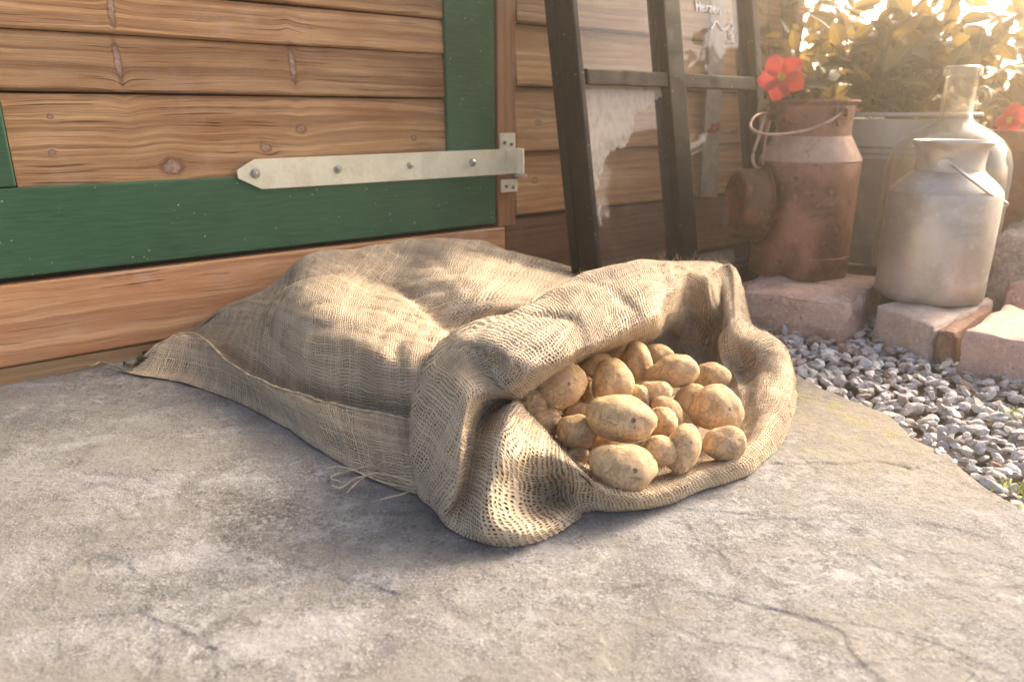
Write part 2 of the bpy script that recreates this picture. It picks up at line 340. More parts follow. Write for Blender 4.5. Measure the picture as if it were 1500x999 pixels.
def burlap_mat():
    t = NT('burlap weave'); u = t.uv(); X = t.xyz(u); pitch = .0050
    wob = t.noise(u, 26, 3, .6); wob2 = t.noise(t.n('Mapping', Vector=u, Location=(5, 3, 0)).outputs[0], 26, 3, .6)
    U = t.M('ADD', X[0], t.M('MULTIPLY', t.M('SUBTRACT', wob, .5), .016)); Vv = t.M('ADD', X[1], t.M('MULTIPLY', t.M('SUBTRACT', wob2, .5), .016))
    def thr(c, other, seed):
        k = t.M('MULTIPLY', c, 1 / pitch); idx = t.M('FLOOR', k)
        wn = t.n('TexWhiteNoise', _noise_dimensions='1D', W=t.M('ADD', idx, seed)).outputs[0]
        # each thread wanders and swells along its own length
        sw = t.noise(t.comb(t.M('MULTIPLY', idx, 3.1), t.M('MULTIPLY', other, 75)), 1, 2, .6)
        f = t.M('SUBTRACT', t.M('FRACT', k), .5)
        f = t.M('ADD', f, t.M('MULTIPLY', t.M('SUBTRACT', sw, .5), .28))
        wdt = t.M('ADD', t.M('ADD', .15, t.M('MULTIPLY', wn, .17)), t.M('MULTIPLY', sw, .13))
        d = t.M('DIVIDE', t.M('ABSOLUTE', f), wdt)
        prof = t.M('SUBTRACT', 1., t.M('MULTIPLY', d, d))
        return prof, wn, idx
    pu, wu, iu = thr(U, X[1], 0.); pv, wv, iv = thr(Vv, X[0], 91.)
    ck = t.M('MULTIPLY', t.M('COSINE', t.M('MULTIPLY', X[0], math.pi / pitch)), t.M('COSINE', t.M('MULTIPLY', X[1], math.pi / pitch)))
    hu = t.M('ADD', pu, t.M('MULTIPLY', ck, .35)); hv = t.M('SUBTRACT', pv, t.M('MULTIPLY', ck, .35))
    top = t.M('MAXIMUM', pu, pv); hh = t.M('MAXIMUM', t.M('MAXIMUM', hu, hv), -.4)
    dense = t.ss(t.noise(u, 8, 4, .65), .42, .66)       # where fuzz and tight weave close the mesh
    hole = t.ss(t.M('SUBTRACT', top, t.M('MULTIPLY', dense, -.42)), .04, -.16)
    fib = t.noise(t.comb(t.M('MULTIPLY', X[0], 900), t.M('MULTIPLY', X[1], 900)), 1, 3, .7)
    tone = t.M('ADD', t.M('MULTIPLY', wu, .5), t.M('MULTIPLY', wv, .5))
    col = t.mix(t.ss(tone, .1, .9), (.66, .505, .325), (.75, .605, .42))
    col = t.mix(t.ss(t.noise(u, 9, 5, .6), .40, .68, 0, .75), col, (.50, .375, .265))
    col = t.mix(t.ss(fib, .35, .7, 0, .4), col, (.74, .62, .44))
    col = t.mix(t.ss(t.vor(u, 42), .07, .04, 0, .8), col, (.16, .10, .05))
    dirt = t.M('MULTIPLY', t.ss(t.noise(u, 5.5, 5), .5, .68), .5); col = t.mix(dirt, col, (.38, .29, .215))
    nrm = t.bump(t.M('ADD', hh, t.M('MULTIPLY', fib, .35)), .0012, 1.)
    t.fin(col, .92, nrm, spec=.12); t.b.inputs['Sheen Weight'].default_value = .15
    tr = t.n('BsdfTranslucent', Color=(.5, .36, .2, 1)); mx = t.n('MixShader', Fac=.10); t.inp(mx.inputs[1], t.b.outputs[0]); t.inp(mx.inputs[2], tr.outputs[0])
    tp = t.n('BsdfTransparent'); m2 = t.n('MixShader'); t.inp(m2.inputs[0], hole); t.inp(m2.inputs[1], mx.outputs[0]); t.inp(m2.inputs[2], tp.outputs[0])
    t.inp(t.out.inputs[0], m2.outputs[0]); return t.m
M_burlap = burlap_mat()
M_hole_shade = simple('weave hole shade', (.065, .042, .024), .95, 0, .4, .001, 60)  # near-black brown stands in for the shade behind the weave holes
M_thread = simple('jute fibre', (.60, .47, .30), .9, 0, .3, .0002, 80)
def potato_mat():
    t = NT('potato skin'); p = t.obj(); r = t.rnd()
    n1 = t.noise(p, 22, 6, .6); n2 = t.noise(p, 160, 5, .7); net = t.M('ABSOLUTE', t.M('SUBTRACT', t.noise(p, 75, 5, .65, .8), .5))
    base = t.mix(r, (.69, .49, .245), (.62, .43, .24))
    col = t.mix(t.ss(n1, .4, .66), base, (.52, .33, .155)); col = t.mix(t.ss(net, .05, .0, 0, .28), col, (.36, .21, .09))
    dust = t.ss(t.noise(p, 14, 5, .6), .46, .6, 0, .4); col = t.mix(dust, col, (.60, .46, .33))
    col = t.mix(t.ss(n2, .56, .66, 0, .6), col, (.28, .16, .075))
    eyes = t.ss(t.vor(p, 30), .10, .045); col = t.mix(t.M('MULTIPLY', eyes, .75), col, (.13, .075, .035))
    h = t.M('SUBTRACT', t.M('ADD', t.M('MULTIPLY', n2, .35), t.M('MULTIPLY', t.ss(net, .05, 0), -.25)), t.M('MULTIPLY', eyes, 1.3))
    t.fin(col, .78, t.bump(h, .0028, 1.), spec=.35); t.b.inputs['Subsurface Weight'].default_value = .08; t.b.inputs['Subsurface Radius'].default_value = (.01, .006, .003); return t.m
M_potato = potato_mat()
def leaf_mat(name, c1, c2, tc, tw=.4):
    t = NT(name); r = t.rnd(); a = t.n('Attribute', _attribute_name='tone').outputs['Fac']
    X = t.xyz(t.uv()); k = t.M('FRACT', t.M('ADD', r, a))
    col = t.mix(k, c1, c2); vein = t.ss(t.M('ABSOLUTE', t.M('SUBTRACT', X[0], .5)), .05, .015); col = t.mix(t.M('MULTIPLY', vein, .5), col, (.30, .34, .16))
    t.fin(col, .38, spec=.5); tr = t.n('BsdfTranslucent', Color=(*tc, 1)); mx = t.n('MixShader', Fac=tw); t.inp(mx.inputs[1], t.b.outputs[0]); t.inp(mx.inputs[2], tr.outputs[0]); t.inp(t.out.inputs[0], mx.outputs[0]); return t.m
M_leaf = leaf_mat('plant leaf', (.05, .065, .02), (.12, .11, .04), (.36, .23, .05), .34)
M_petal = leaf_mat('red petal', (.42, .08, .06), (.36, .06, .05), (.8, .08, .05), .3)
M_petaldark = leaf_mat('dark pink petal', (.35, .02, .05), (.3, .015, .035), (.5, .03, .05), .25)
M_yellow = simple('flower throat', (.75, .45, .06), .6)
M_stem = simple('stem', (.16, .13, .05), .7)
M_grass = leaf_mat('grass blade', (.14, .19, .03), (.22, .26, .05), (.4, .45, .08), .4)
M_lath = simple('weathered grey lath', (.27, .24, .215), .8, 0, .3, .0006, 30)
M_white = simple('white chalk paint', (.85, .84, .82), .7)
def glass_mat(name, tint=(1, 1, 1), film=False, rough=.0):
    t = NT(name); gl = t.n('BsdfGlossy', Color=(1, 1, 1, 1), Roughness=.03); tp = t.n('BsdfTransparent', Color=(*tint, 1)); fr = t.n('Fresnel', IOR=1.45)
    m1 = t.n('MixShader'); t.inp(m1.inputs[0], fr.outputs[0]); t.inp(m1.inputs[1], tp.outputs[0]); t.inp(m1.inputs[2], gl.outputs[0]); o = m1.outputs[0]
    df = t.n('BsdfDiffuse', Color=(.62, .56, .47, 1)); m2 = t.n('MixShader'); p = t.uv(); X = t.xyz(p)
    dust = t.ss(t.noise(p, 8, 5), .3, .8, .03, .12)
    if film:
        # torn film clinging to the upper left of the pane (uv: 0..1 across and up)
        edge = t.M('ADD', X[0], t.M('MULTIPLY', t.M('SUBTRACT', 1., X[1]), 2.1))
        edge = t.M('ADD', edge, t.M('MULTIPLY', t.M('SUBTRACT', t.noise(p, 5, 6, .6), .5), .55))
        body = t.M('MULTIPLY', t.ss(X[1], .50, .54), t.ss(edge, 1.03, 1.01))
        strip = t.M('MULTIPLY', t.ss(t.M('ADD', X[0], t.M('MULTIPLY', t.noise(p, 9, 5), .3)), .30, .26), t.ss(X[1], .30, .34))
        strip = t.M('MULTIPLY', strip, t.ss(t.noise(p, 22, 5, .7), .42, .5))
        fl = t.M('MULTIPLY', t.M('MAXIMUM', body, strip), t.ss(t.noise(p, 16, 4), .25, .6, .38, .66)); dust = t.M('MAXIMUM', dust, fl)
    t.inp(m2.inputs[0], dust); t.inp(m2.inputs[1], o); t.inp(m2.inputs[2], df.outputs[0]); t.inp(t.out.inputs[0], m2.outputs[0]); return t.m
M_glass = glass_mat('dusty pane'); M_glassfilm = glass_mat('pane with torn film', film=True)
def bottle_mat():
    t = NT('bottle glass'); lw = t.n('LayerWeight', Blend=.35); gl = t.n('BsdfGlossy', Roughness=.06, Color=(1, .98, .93, 1)); tp = t.n('BsdfTransparent', Color=(.93, .90, .82, 1))
    df = t.n('BsdfDiffuse', Color=(.75, .70, .60, 1)); a = t.n('MixShader'); t.inp(a.inputs[0], t.ss(lw.outputs['Facing'], .1, .9, .04, .5)); t.inp(a.inputs[1], tp.outputs[0]); t.inp(a.inputs[2], gl.outputs[0])
    b = t.n('MixShader'); t.inp(b.inputs[0], t.ss(lw.outputs['Facing'], .2, 1., .10, .55)); t.inp(b.inputs[1], a.outputs[0]); t.inp(b.inputs[2], df.outputs[0]); t.inp(t.out.inputs[0], b.outputs[0]); return t.m
M_bottle = bottle_mat()

# ================================================================== GROUND
gnd = mesh('ground', [(-14, -4, -.05), (16, -4, -.05), (16, 18, -.05), (-14, 18, -.05)], [(0, 1, 2, 3)], M_soil, kind='structure')
edge_px = [(1083, 440), (1088, 482), (1120, 515), (1165, 548), (1212, 574), (1262, 592), (1295, 606), (1335, 640), (1392, 668), (1440, 708), (1500, 748), (1560, 800), (1660, 900), (1900, 1300)]
EDGE = np.array([G(*p)[:2] for p in edge_px])
def sdist(P, L):
    """signed distance to polyline L, positive on the right-hand side when walking towards the camera reversed"""
    P = np.asarray(P); best = np.full(len(P), 1e9); sg = np.ones(len(P))
    for a, b in zip(L[:-1], L[1:]):
        ab = b - a; t = np.clip(((P - a) @ ab) / (ab @ ab), 0, 1); q = a + t[:, None] * ab; d = np.linalg.norm(P - q, axis=1)
        cr = ab[0] * (P[:, 1] - a[1]) - ab[1] * (P[:, 0] - a[0]); m = d < best - 1e-9; best = np.where(m, d, best); sg = np.where(m, np.sign(cr), sg)
    return best * sg
def slab():
    xs = np.concatenate([np.linspace(-2.2, -1.0, 25)[:-1], np.linspace(-1.0, 1.1, 1000)]); ys = np.concatenate([np.linspace(-1.2, .42, 30)[:-1], np.linspace(.42, .80, 270)[:-1], np.linspace(.80, 1.35, 190), np.linspace(1.35, 2.6, 90)[1:]])
    X, Y = np.meshgrid(xs, ys); P = np.stack([X.ravel(), Y.ravel()], 1); Z = np.zeros(len(P))
    nz = np.array([noise.fractal(Vector((x * 2.2, y * 2.2, 3)), 1, 2, 4) for x, y in P]); Z += nz * .0035
    n2 = np.array([noise.noise(Vector((x * 14, y * 14, 9))) + .5 * noise.noise(Vector((x * 37, y * 37, 5))) for x, y in P])
    tr = np.array([noise.fractal(Vector((x * 3.1 + .25 * noise.noise(Vector((x * 9, y * 9, 2))), y * 3.4, 11)), 1., 2.1, 5) for x, y in P]) * 2.6; fl = np.floor(tr); Z += (fl + np.clip((tr - fl - .93) / .07, 0, 1)) * .0009
    # cleft ledges: worn sheets a few millimetres thick whose edges follow these lines
    for L, drop, wid in (([(965, 925), (978, 884), (1015, 862), (1055, 870), (1110, 882), (1180, 900), (1232, 922), (1262, 962), (1310, 1010), (1380, 1100)], .0012, .0004),
                         ([(60, 850), (92, 825), (130, 810), (185, 822), (215, 850)], .0010, .0005),
                         ([(1165, 678), (1230, 680), (1280, 673), (1335, 684), (1400, 668)], .0022, .0005),
                         ([(620, 880), (700, 905), (800, 880), (860, 870)], .0018, .002),
                         ([(60, 715), (120, 690), (210, 700), (250, 720)], .0010, .0005),
                         ([(0, 960), (90, 905), (210, 890), (280, 930), (350, 960)], .0010, .0005),
                         ([(1130, 760), (1250, 775), (1360, 765), (1480, 800)], .0018, .002)):
        L = np.array([G(*p)[:2] for p in L]); d = sdist(P + np.stack([n2, np.roll(n2, 977)], 1) * .007, L); ends = np.clip(1 - np.minimum(np.linalg.norm(P - L[0], axis=1), np.linalg.norm(P - L[-1], axis=1)) / .03, 0, 1)
        sm = 1 / (1 + np.exp(np.clip(d / wid, -30, 30))); fall = np.exp(-np.abs(d) / .10)
        Z -= drop * sm * fall * (1 - ends)
    d = sdist(P + n2[:, None] * .008, EDGE); Z -= np.clip((-d + .004) / .012, 0, 1) * 0
    out = np.clip((d - 0) / .012, 0, 1) ** 1.3; Z -= out * .045; Z += n2 * .0006
    nx, ny = len(xs), len(ys); Fc = []
    for j in range(ny - 1):
        for i in range(nx - 1):
            a = j * nx + i
            if min(d[a], d[a + 1], d[a + nx], d[a + nx + 1]) < .03: Fc.append((a, a + 1, a + nx + 1, a + nx))
    return mesh('stone_paving_slab', np.column_stack([P, Z]), Fc, M_slab, smooth=True, kind='structure')
slab()

# ================================================================== GRAVEL
def stone_mesh(name, seed, flat=.6):
    rs = random.Random(seed); bm = bmesh.new(); bmesh.ops.create_icosphere(bm, subdivisions=1, radius=1)
    planes = [(Vector((rs.gauss(0, 1), rs.gauss(0, 1), rs.gauss(0, 1))).normalized(), rs.uniform(.42, .75)) for _ in range(9)]
    bmesh.ops.subdivide_edges(bm, edges=bm.edges, cuts=1, use_grid_fill=True)
    for v in bm.verts:
        v.co.normalize()
        for n_, d in planes:
            e = v.co.dot(n_)
            if e > d: v.co -= n_ * (e - d)
        v.co *= 1 + .05 * noise.noise(v.co * 2.5 + Vector((seed, 0, 0))); v.co.z *= flat; v.co.x *= 1.25
    bmesh.ops.dissolve_limit(bm, angle_limit=R(9), verts=bm.verts, edges=bm.edges)
    bmesh.ops.triangulate(bm, faces=bm.faces)
    me = bpy.data.meshes.new(name); bm.to_mesh(me); bm.free(); me.materials.append(M_gravel); return me
SV = [stone_mesh('gravel_stone', 10 + i, random.uniform(.5, .8)) for i in range(14)]
bed_o = mesh('gravel_bed', [(*EDGE[0], -.035), (*G(1700, 470)[:2], -.035), (2.6, .2, -.035), (*EDGE[-1], -.035), (*EDGE[8], -.035), (*EDGE[4], -.035)], [(0, 1, 2, 3, 4, 5)], M_soil, kind='structure')
def in_gravel(x, y):
    d = sdist(np.array([[x, y]]), EDGE)[0]
    return d > -.004
pts = []; rs = random.Random(5); cell = .0205
for j in range(int(1.65 / cell)):
    for i in range(int(1.5 / cell)):
        for lay in (0, 1):
            x = .42 + (i + rs.random()) * cell; y = .45 + (j + rs.random()) * cell
            if lay and rs.random() > .6: continue
            if y > 2.0 or not in_gravel(x, y): continue
            px = 750 + F * x / (y * cT + H * sT)
            if px > 1560 or y < .62: continue
            wv = (x - .45) * .8 + y
            if wv > 2.15: continue
            r = rs.uniform(.0075, .0125) * (1.3 if rs.random() < .2 else 1); pts.append((x, y, -.022 + lay * .014 + rs.uniform(0, .004), r, lay))
pts.sort(key=lambda p: -(p[3] / math.hypot(p[0], p[1])) * (1 if p[4] else .8) * (1 if 750 + F * p[0] / (p[1] * cT + H * sT) < 1500 else .1))
bigV = []; bigF = []; bigT = []
for n_, (x, y, z, r, lay) in enumerate(pts):
    rot = Matrix.Rotation(rs.uniform(0, 6.3), 3, 'Z') @ Matrix.Rotation(rs.gauss(0, .4), 3, 'X') @ Matrix.Rotation(rs.gauss(0, .4), 3, 'Y'); me = rs.choice(SV)
    if n_ < 298:
        o = bpy.data.objects.new('gravel_stone', me); o.rotation_euler = rot.to_euler(); o.scale = (r, r, r); o.location = (x, y, z); o.parent = bed_o; COL.objects.link(o)
    else:
        b0 = len(bigV); bigV += [tuple(rot @ (v.co * r) + Vector((x, y, z))) for v in me.vertices]; bigF += [tuple(b0 + i for i in f.vertices) for f in me.polygons]; bigT += [rs.random()] * len(me.vertices)
o = mesh('loose_gravel', bigV, bigF, M_gravel, bed_o, kind='stuff')
at = o.data.attributes.new('tone', 'FLOAT', 'POINT'); at.data.foreach_set('value', bigT)

# ================================================================== SHED
shed = empty('garden_shed', WP(0, 0, 0), label='timber garden shed with orange brown boards and a green framed door on strap hinge', cat='shed')
sL = -.9; sEnd = SZ(1128, 300)[0] + .02
sDoorR = 1.092
# backing wall, step and sill
wbox('wall', sL, sEnd, -.04, 1.45, -.12, -.030, M_dark, shed, 0)
wbox('sill_strip', sL, SZ(500, 480)[0], -.02, .027, -.02, -.006, M_sill, shed, .003, .002, 14)
wbox('step_board', sL, 1.12, .030, .1725, -.03, .0, M_step, shed, .004, .0015, 24)
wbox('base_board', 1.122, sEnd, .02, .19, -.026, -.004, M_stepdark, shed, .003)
# siding right of the door: lapped boards, thin top edge tucked under the one above
def lap(name, s0, s1, z0, z1, ob, tb, mat, parent, sag=0):
    V = []; uv = []; Fc = []; n = 10
    for i in range(n + 1):
        s = s0 + (s1 - s0) * i / n; j = .0012 * noise.noise(Vector((s * 3, z0 * 7, 0)))
        for z, o_ in ((z0 + j, ob - .018), (z0 + j, ob - .002), (z0 + j + .004, ob + .001), (z1 + j - .012, tb + .001), (z1 + j, tb - .006), (z1 + j, tb - .02)):
            V.append(WP(s, z, o_)); uv.append((s, z))
    for i in range(n):
        for j in range(6):
            a = 6 * i + j; b = 6 * i + (j + 1) % 6; Fc.append((a, a + 6, b + 6, b))
    Fc += [tuple(range(6)), tuple(6 * n + j for j in range(6))[::-1]]
    o = mesh(name, V, Fc, mat, parent, uv=uv, smooth=False); fixn(o); return o
zs = [.197, .357, .516, .662, .815, .97, 1.12, 1.27]
for a, b in zip(zs[:-1], zs[1:]): lap('siding_board', 1.158, sEnd, a + .003, b - .001, .0, -.010, M_side, shed)
wbox('door_post', 1.098, 1.155, .1745, 1.4, -.024, -.001, M_post, shed, .002)
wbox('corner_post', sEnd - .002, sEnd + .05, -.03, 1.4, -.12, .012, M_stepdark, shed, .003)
# door
dO = -.006
door = wbox('door', sL, 1.09, .185, 1.4, -.03, dO - .022, M_dark, shed, 0)
rail_top = .333
zl = .331
s_l, s_r = SZ(31, 283)[0], SZ(655, 200)[0]
sLb = SZ(10, 200)[0]
for a, b in ((zl - .02, .484), (.488, .5825), (.5840, .655), (.659, .812), (.816, .97), (.974, 1.12)):
    lap('panel_board', sLb + .002, s_r + .004, a, b, dO - .005, dO - .009, M_door, door)
wbox('bottom_rail', sL, sDoorR - .001, .1835, rail_top, dO - .02, dO + .004, M_green, door, .003, .001, 20)
wbox('stile', s_r + .003, sDoorR - .001, rail_top + .0012, 1.4, dO - .02, dO + .004, M_green, door, .003)
wbox('stile', sL, sLb, rail_top + .0012, 1.4, dO - .02, dO + .004, M_green, door, .003)
# rubber/dirt debris along the threshold
# strap hinge
def hinge():
    a = np.array(SZ(352, 258)); b = np.array(SZ(741, 238)); o0, o1 = dO + .006, dO + .0095
    sa0, za0 = SZ(348, 256); root = empty('strap_hinge', WP(.4, .3, o0), parent=None)
    root.parent = shed; root.location = Vector(WP(.42, .3, o0)) - root_loc(shed)
    zb = [SZ(383, 278), SZ(741, 256), SZ(741, 219), SZ(372, 234), SZ(346, 250), SZ(348, 262)]
    n = len(zb); V = [WP(s, z, o0) for s, z in zb] + [WP(s, z, o1) for s, z in zb]
    uv = [(s, z) for s, z in zb] * 2
    Fc = [tuple(range(n)), tuple(range(2 * n - 1, n - 1, -1))] + [(i, (i + 1) % n, n + (i + 1) % n, n + i) for i in range(n)]
    o = mesh('strap', V, Fc, M_zinc, root, uv=uv); fixn(o); bevel(o, .0008)
    for px, py, rr in ((374, 255, .0075), (495, 249, .0070), (601, 243, .0065), (692, 239, .0078)):
        s, z = SZ(px, py, o1); c = WP(s, z, o1)
        V = []; Fc = []; Dn, Up, Nn = Vector(D), Vector((0, 0, 1)), Vector(N); n = 16
        prof = [(rr * 1.25, 0), (rr * 1.25, .0015), (rr, .0016), (rr * .97, .0035), (rr * .6, .0052), (0.0002, .0058)] if px > 690 else [(rr * 1.35, 0), (rr * 1.3, .0016), (rr * .85, .0017), (rr * .85, .006), (rr * .5, .0062), (rr * .45, .0085), (.0002, .0088)]
        for r_, h_ in prof:
            for j in range(n):
                th = 2 * math.pi * j / n; V.append(Vector(c) + Dn * r_ * math.cos(th) + Up * r_ * math.sin(th) + Nn * h_)
        for i in range(len(prof) - 1):
            for j in range(n): Fc.append((i * n + j, i * n + (j + 1) % n, (i + 1) * n + (j + 1) % n, (i + 1) * n + j))
        mesh('bolt', V, Fc, M_zinc2, root)
    # knuckle, post plate
    s0, z0 = SZ(741, 256); s1, z1 = SZ(741, 219)
    wbox('neck', s0 - .003, s0 + .030, z0 + .001, z1 - .001, dO + .006, dO + .010, M_zinc, root, .0008)
    kc = WP(s0 + .040, 0, dO + .012)
    lathe('knuckle', (kc[0], kc[1], z0), [(.001, 0), (.0115, 0), (.0115, z1 - z0), (.008, z1 - z0 + .001), (.001, z1 - z0 + .001)], M_zinc, root, 20)
    lathe('collar_ring', (kc[0], kc[1], z0 - .006), [(.001, 0), (.019, 0), (.019, .004), (.001, .004)], M_zinc2, root, 24)
    for pa in ((731, 196, 754, 221), (733, 264, 757, 281)):
        sa, za = SZ(pa[0], pa[1]); sb, zb_ = SZ(pa[2], pa[3]); wbox('post_plate', sa, sb, zb_, za, .0005, .0035, M_zinc, root, .0006)
        for fx, fz in ((.3, .45), (.72, .35)):
            c = WP(sa + (sb - sa) * fx, zb_ + (za - zb_) * fz, .0045); V = []; n = 10
            for r_, h_ in ((.0045, -.001), (.0045, .0005), (.0002, .0012)):
                for j in range(n): V.append(Vector(c) + (Vector(D) * math.cos(j * .6283) + Vector((0, 0, 1)) * math.sin(j * .6283)) * r_ + Vector(N) * h_)
            mesh('screw', V, [(i * n + j, i * n + (j + 1) % n, (i + 1) * n + (j + 1) % n, (i + 1) * n + j) for i in range(2) for j in range(n)], M_lid, root)
hinge()

# ================================================================== OLD WINDOW SASH LEANING ON THE WALL
def sash():
    ob, ot, zt = .33, .10, 1.25           # distance of the sash's front from the wall at foot and top
    def off(z): return ob + (ot - ob) * z / zt
    t = empty('window_sash', WP(1.5, 0, ob), label='old brown window sash with dusty panes and white handwriting leaning against the shed', cat='window')
    def s_at(px, py):
        o = .1
        for _ in range(6): s, z = SZ(px, py, o); o = off(z)
        return s, z
    sl_, sr_ = s_at(838, 0)[0], s_at(1114, 60)[0]
    sl2 = s_at(860, 300)[0]; m0, m1 = s_at(976, 60)[0], s_at(1000, 60)[0]
    print('sash', sl_, sl2, m0, m1, sr_, s_at(850, 395), s_at(842, 100), s_at(842, 124), s_at(1000, 0), s_at(1090, 60))
    def bar(name, s0, s1, z0, z1, d0, d1, mat, bev=.003):
        V = []; uv = []
        for s, z, d in ((s0, z0, d0), (s1, z0, d0), (s1, z1, d0), (s0, z1, d0), (s0, z0, d1), (s1, z0, d1), (s1, z1, d1), (s0, z1, d1)):
            V.append(WP(s, z, off(z) - d)); uv.append((s + d, z + d) if z1 - z0 < s1 - s0 else (z, s + d))
        o = mesh(name, V, [(0, 1, 2, 3), (7, 6, 5, 4), (0, 4, 5, 1), (1, 5, 6, 2), (2, 6, 7, 3), (3, 7, 4, 0)], mat, t, uv=uv); fixn(o); bevel(o, bev); return o
    w = .027
    bar('side_stile', sl_, sl_ + w - .01, .0, 1.2, .0, .022, M_frame2); bar('side_stile', sl_ + .002, sl_ + w - .006, .0, 1.2, .0225, .062, M_frame); bar('side_stile', sl_ - .0035, sl_ + w - .008, .0, 1.2, .0625, .090, M_frame)
    bar('side_stile', sr_ - .03, sr_, .0, 1.2, .0, .022, M_frame2); bar('side_stile', sr_ - .052, sr_ - .024, .0, 1.2, .0225, .05, M_frame)
    bar('mullion', m0, m1, .052, 1.2, -.001, .03, M_frame2); bar('mullion', m0 - .006, m1 - .012, .052, 1.2, .0305, .05, M_frame)
    zc0, zc1 = s_at(842, 124)[1], s_at(842, 100)[1]
    bar('crossbar', sl_ + w + .0005, m0 - .0005, zc0, zc1, .002, .04, M_frame2); bar('crossbar', m1 + .0005, sr_ - .0305, zc0, zc1, .002, .04, M_frame2)
    bar('bottom_rail', sl_ + w + .0005, sr_ - .0305, .0, .05, .001, .04, M_frame2); bar('top_rail', sl_ + w + .0005, sr_ - .0305, 1.16, 1.2, .001, .021, M_frame2)
    def pane(s0, s1, z0, z1, mat):
        V = [WP(s, z, off(z) - .026) for s, z in ((s0, z0), (s1, z0), (s1, z1), (s0, z1))]; V += [v - N * .003 for v in V]
        return mesh('pane', V, [(0, 1, 2, 3)], mat, t, uv=[(0, 0), (1, 0), (1, 1), (0, 1)] * 2)
    pane(sl_ + w - .008, m0 + .003, .045, zc0 + .006, M_glassfilm); pane(m1 - .003, sr_ - .028, .045, zc0 + .006, M_glass)
    pane(sl_ + w - .008, m0 + .003, zc1 - .006, 1.17, M_glass); pane(m1 - .003, sr_ - .028, zc1 - .006, 1.17, M_glass)
    # handwriting on the upper right pane: strokes of white paint
    def hw(strokes, ox, oy, sc, r):
        V = []; Fc = []
        for st in strokes:
            P = [(ox + x * sc, oy - y * sc) for x, y in st]; pts3 = []
            for px, py in P:
                o_ = .1
                for _ in range(5): s, z = SZ(px, py, o_ - .024); o_ = off(z)
                pts3.append(WP(s, z, off(z) - .024))
            v, f = tube_data(spline(pts3, len(pts3) * 4), r, 5); b = len(V); V += v; Fc += [tuple(b + i for i in q) for q in f]
        mesh('handwriting', V, Fc, M_white, t, smooth=True, label='white handwritten word and flourish')
    word = [[(0, 10), (1.5, 5), (2.2, -1)], [(6, 9), (7, 4), (7.4, -1)], [(2, 4.5), (4, 5), (7, 4.5)],
            [(9, 3), (12, 4), (12, 6), (9.6, 5.6), (9, 2), (11, 0), (13.4, 1)], [(15, 6), (15.2, 0), (15.4, 4), (17, 6), (18.4, 5.4)],
            [(19.6, 6), (23, 5.6), (20, .4), (23.4, .2)], [(25, 3), (27.6, 4.4), (27.2, 6), (25.4, 5.4), (25, 2), (27, -.2), (29, 1)], [(30.4, 5.8), (30.6, -.4), (30.8, 4), (33, 5.6), (34.4, 3), (34.6, -1)]]
    word = [[(x, y * 1.35 - x * .16) for x, y in s] for s in word]
    hw(word, 1018, 16, 1.06, .0024)
    hw([[(0, 0), (4, 8), (8, 9), (12, 3), (16, -2), (21, 0), (26, 6), (30, 7), (31, 1), (27, -5), (25, -11), (28, -16), (30, -12), (27, -6), (24, -4)]], 1042, 43, 1.0, .0028)
sash()
# grey lath behind the sash
def lath():
    P = []
    t_o = .012
    a, b = SZ(1043, 0, t_o), SZ(1060, 0, t_o); c, d = SZ(1051, 290, t_o), SZ(1026, 290, t_o)
    V = [WP(*p, t_o) for p in (a, b, c, d)] + [WP(*p, t_o - .010) for p in (a, b, c, d)]
    # carry the lath on upwards past the frame and down behind the pots
    up = (V[0] - V[3]) * .6; V[0] = V[0] + up; V[1] = V[1] + up; V[4] = V[4] + up; V[5] = V[5] + up
    o = mesh('wooden_lath', V, [(0, 1, 2, 3), (7, 6, 5, 4), (0, 4, 5, 1), (1, 5, 6, 2), (2, 6, 7, 3), (3, 7, 4, 0)], M_lath, label='weathered grey lath standing upright behind the right panes of the window sash', cat='lath'); fixn(o); bevel(o, .0015)
lath()

# ================================================================== STONES UNDER THE CANS
def block(name, foot, h, mat, seed, amp=.004, z0=-.03, top=None, rnd=.012, sub=5, **k):
    """rough block: footprint of four ground points (anticlockwise), height h"""
    f = [Vector((p[0], p[1], 0)) for p in foot]; bm = bmesh.new()
    c = (f[0] + f[1] + f[2] + f[3]) / 4
    vs = []
    for lev in (0, 1):
        for i in range(4):
            p = c + (f[i] - c) * (1 if lev == 0 else .97); hh = z0 if lev == 0 else (top[i] if top else h); vs.append(bm.verts.new((p.x, p.y, hh)))
    for q in ((3, 2, 1, 0), (4, 5, 6, 7), (0, 1, 5, 4), (1, 2, 6, 5), (2, 3, 7, 6), (3, 0, 4, 7)): bm.faces.new([vs[i] for i in q])
    bmesh.ops.recalc_face_normals(bm, faces=bm.faces)
    bmesh.ops.bevel(bm, geom=bm.edges[:], offset=rnd, segments=2, affect='EDGES', profile=.6)
    bmesh.ops.subdivide_edges(bm, edges=bm.edges, cuts=sub, use_grid_fill=True); bm.normal_update()
    for v in bm.verts:
        q = v.co * 16 + Vector((seed * 3.3, 0, 0)); a = noise.fractal(q, 1, 2, 4) * amp + noise.noise(v.co * 60) * amp * .3
        fac = noise.cell(v.co * 22 + Vector((seed, 0, 0))) * amp * .6
        v.co += v.normal * (a + fac * .5)
    me = bpy.data.meshes.new(name); bm.to_mesh(me); bm.free()
    for p in me.polygons: p.use_smooth = True
    me.materials.append(mat); o = bpy.data.objects.new(name, me); link(o, **k); return o
g2 = lambda *p: G(*p)[:2]
STA = .072
block('sandstone_block', [g2(1078, 470), g2(1236, 496), g2(1296, 446), g2(1120, 428)], STA, M_sand, 1, .015, label='long reddish sandstone block carrying the rusty milk can', cat='stone')
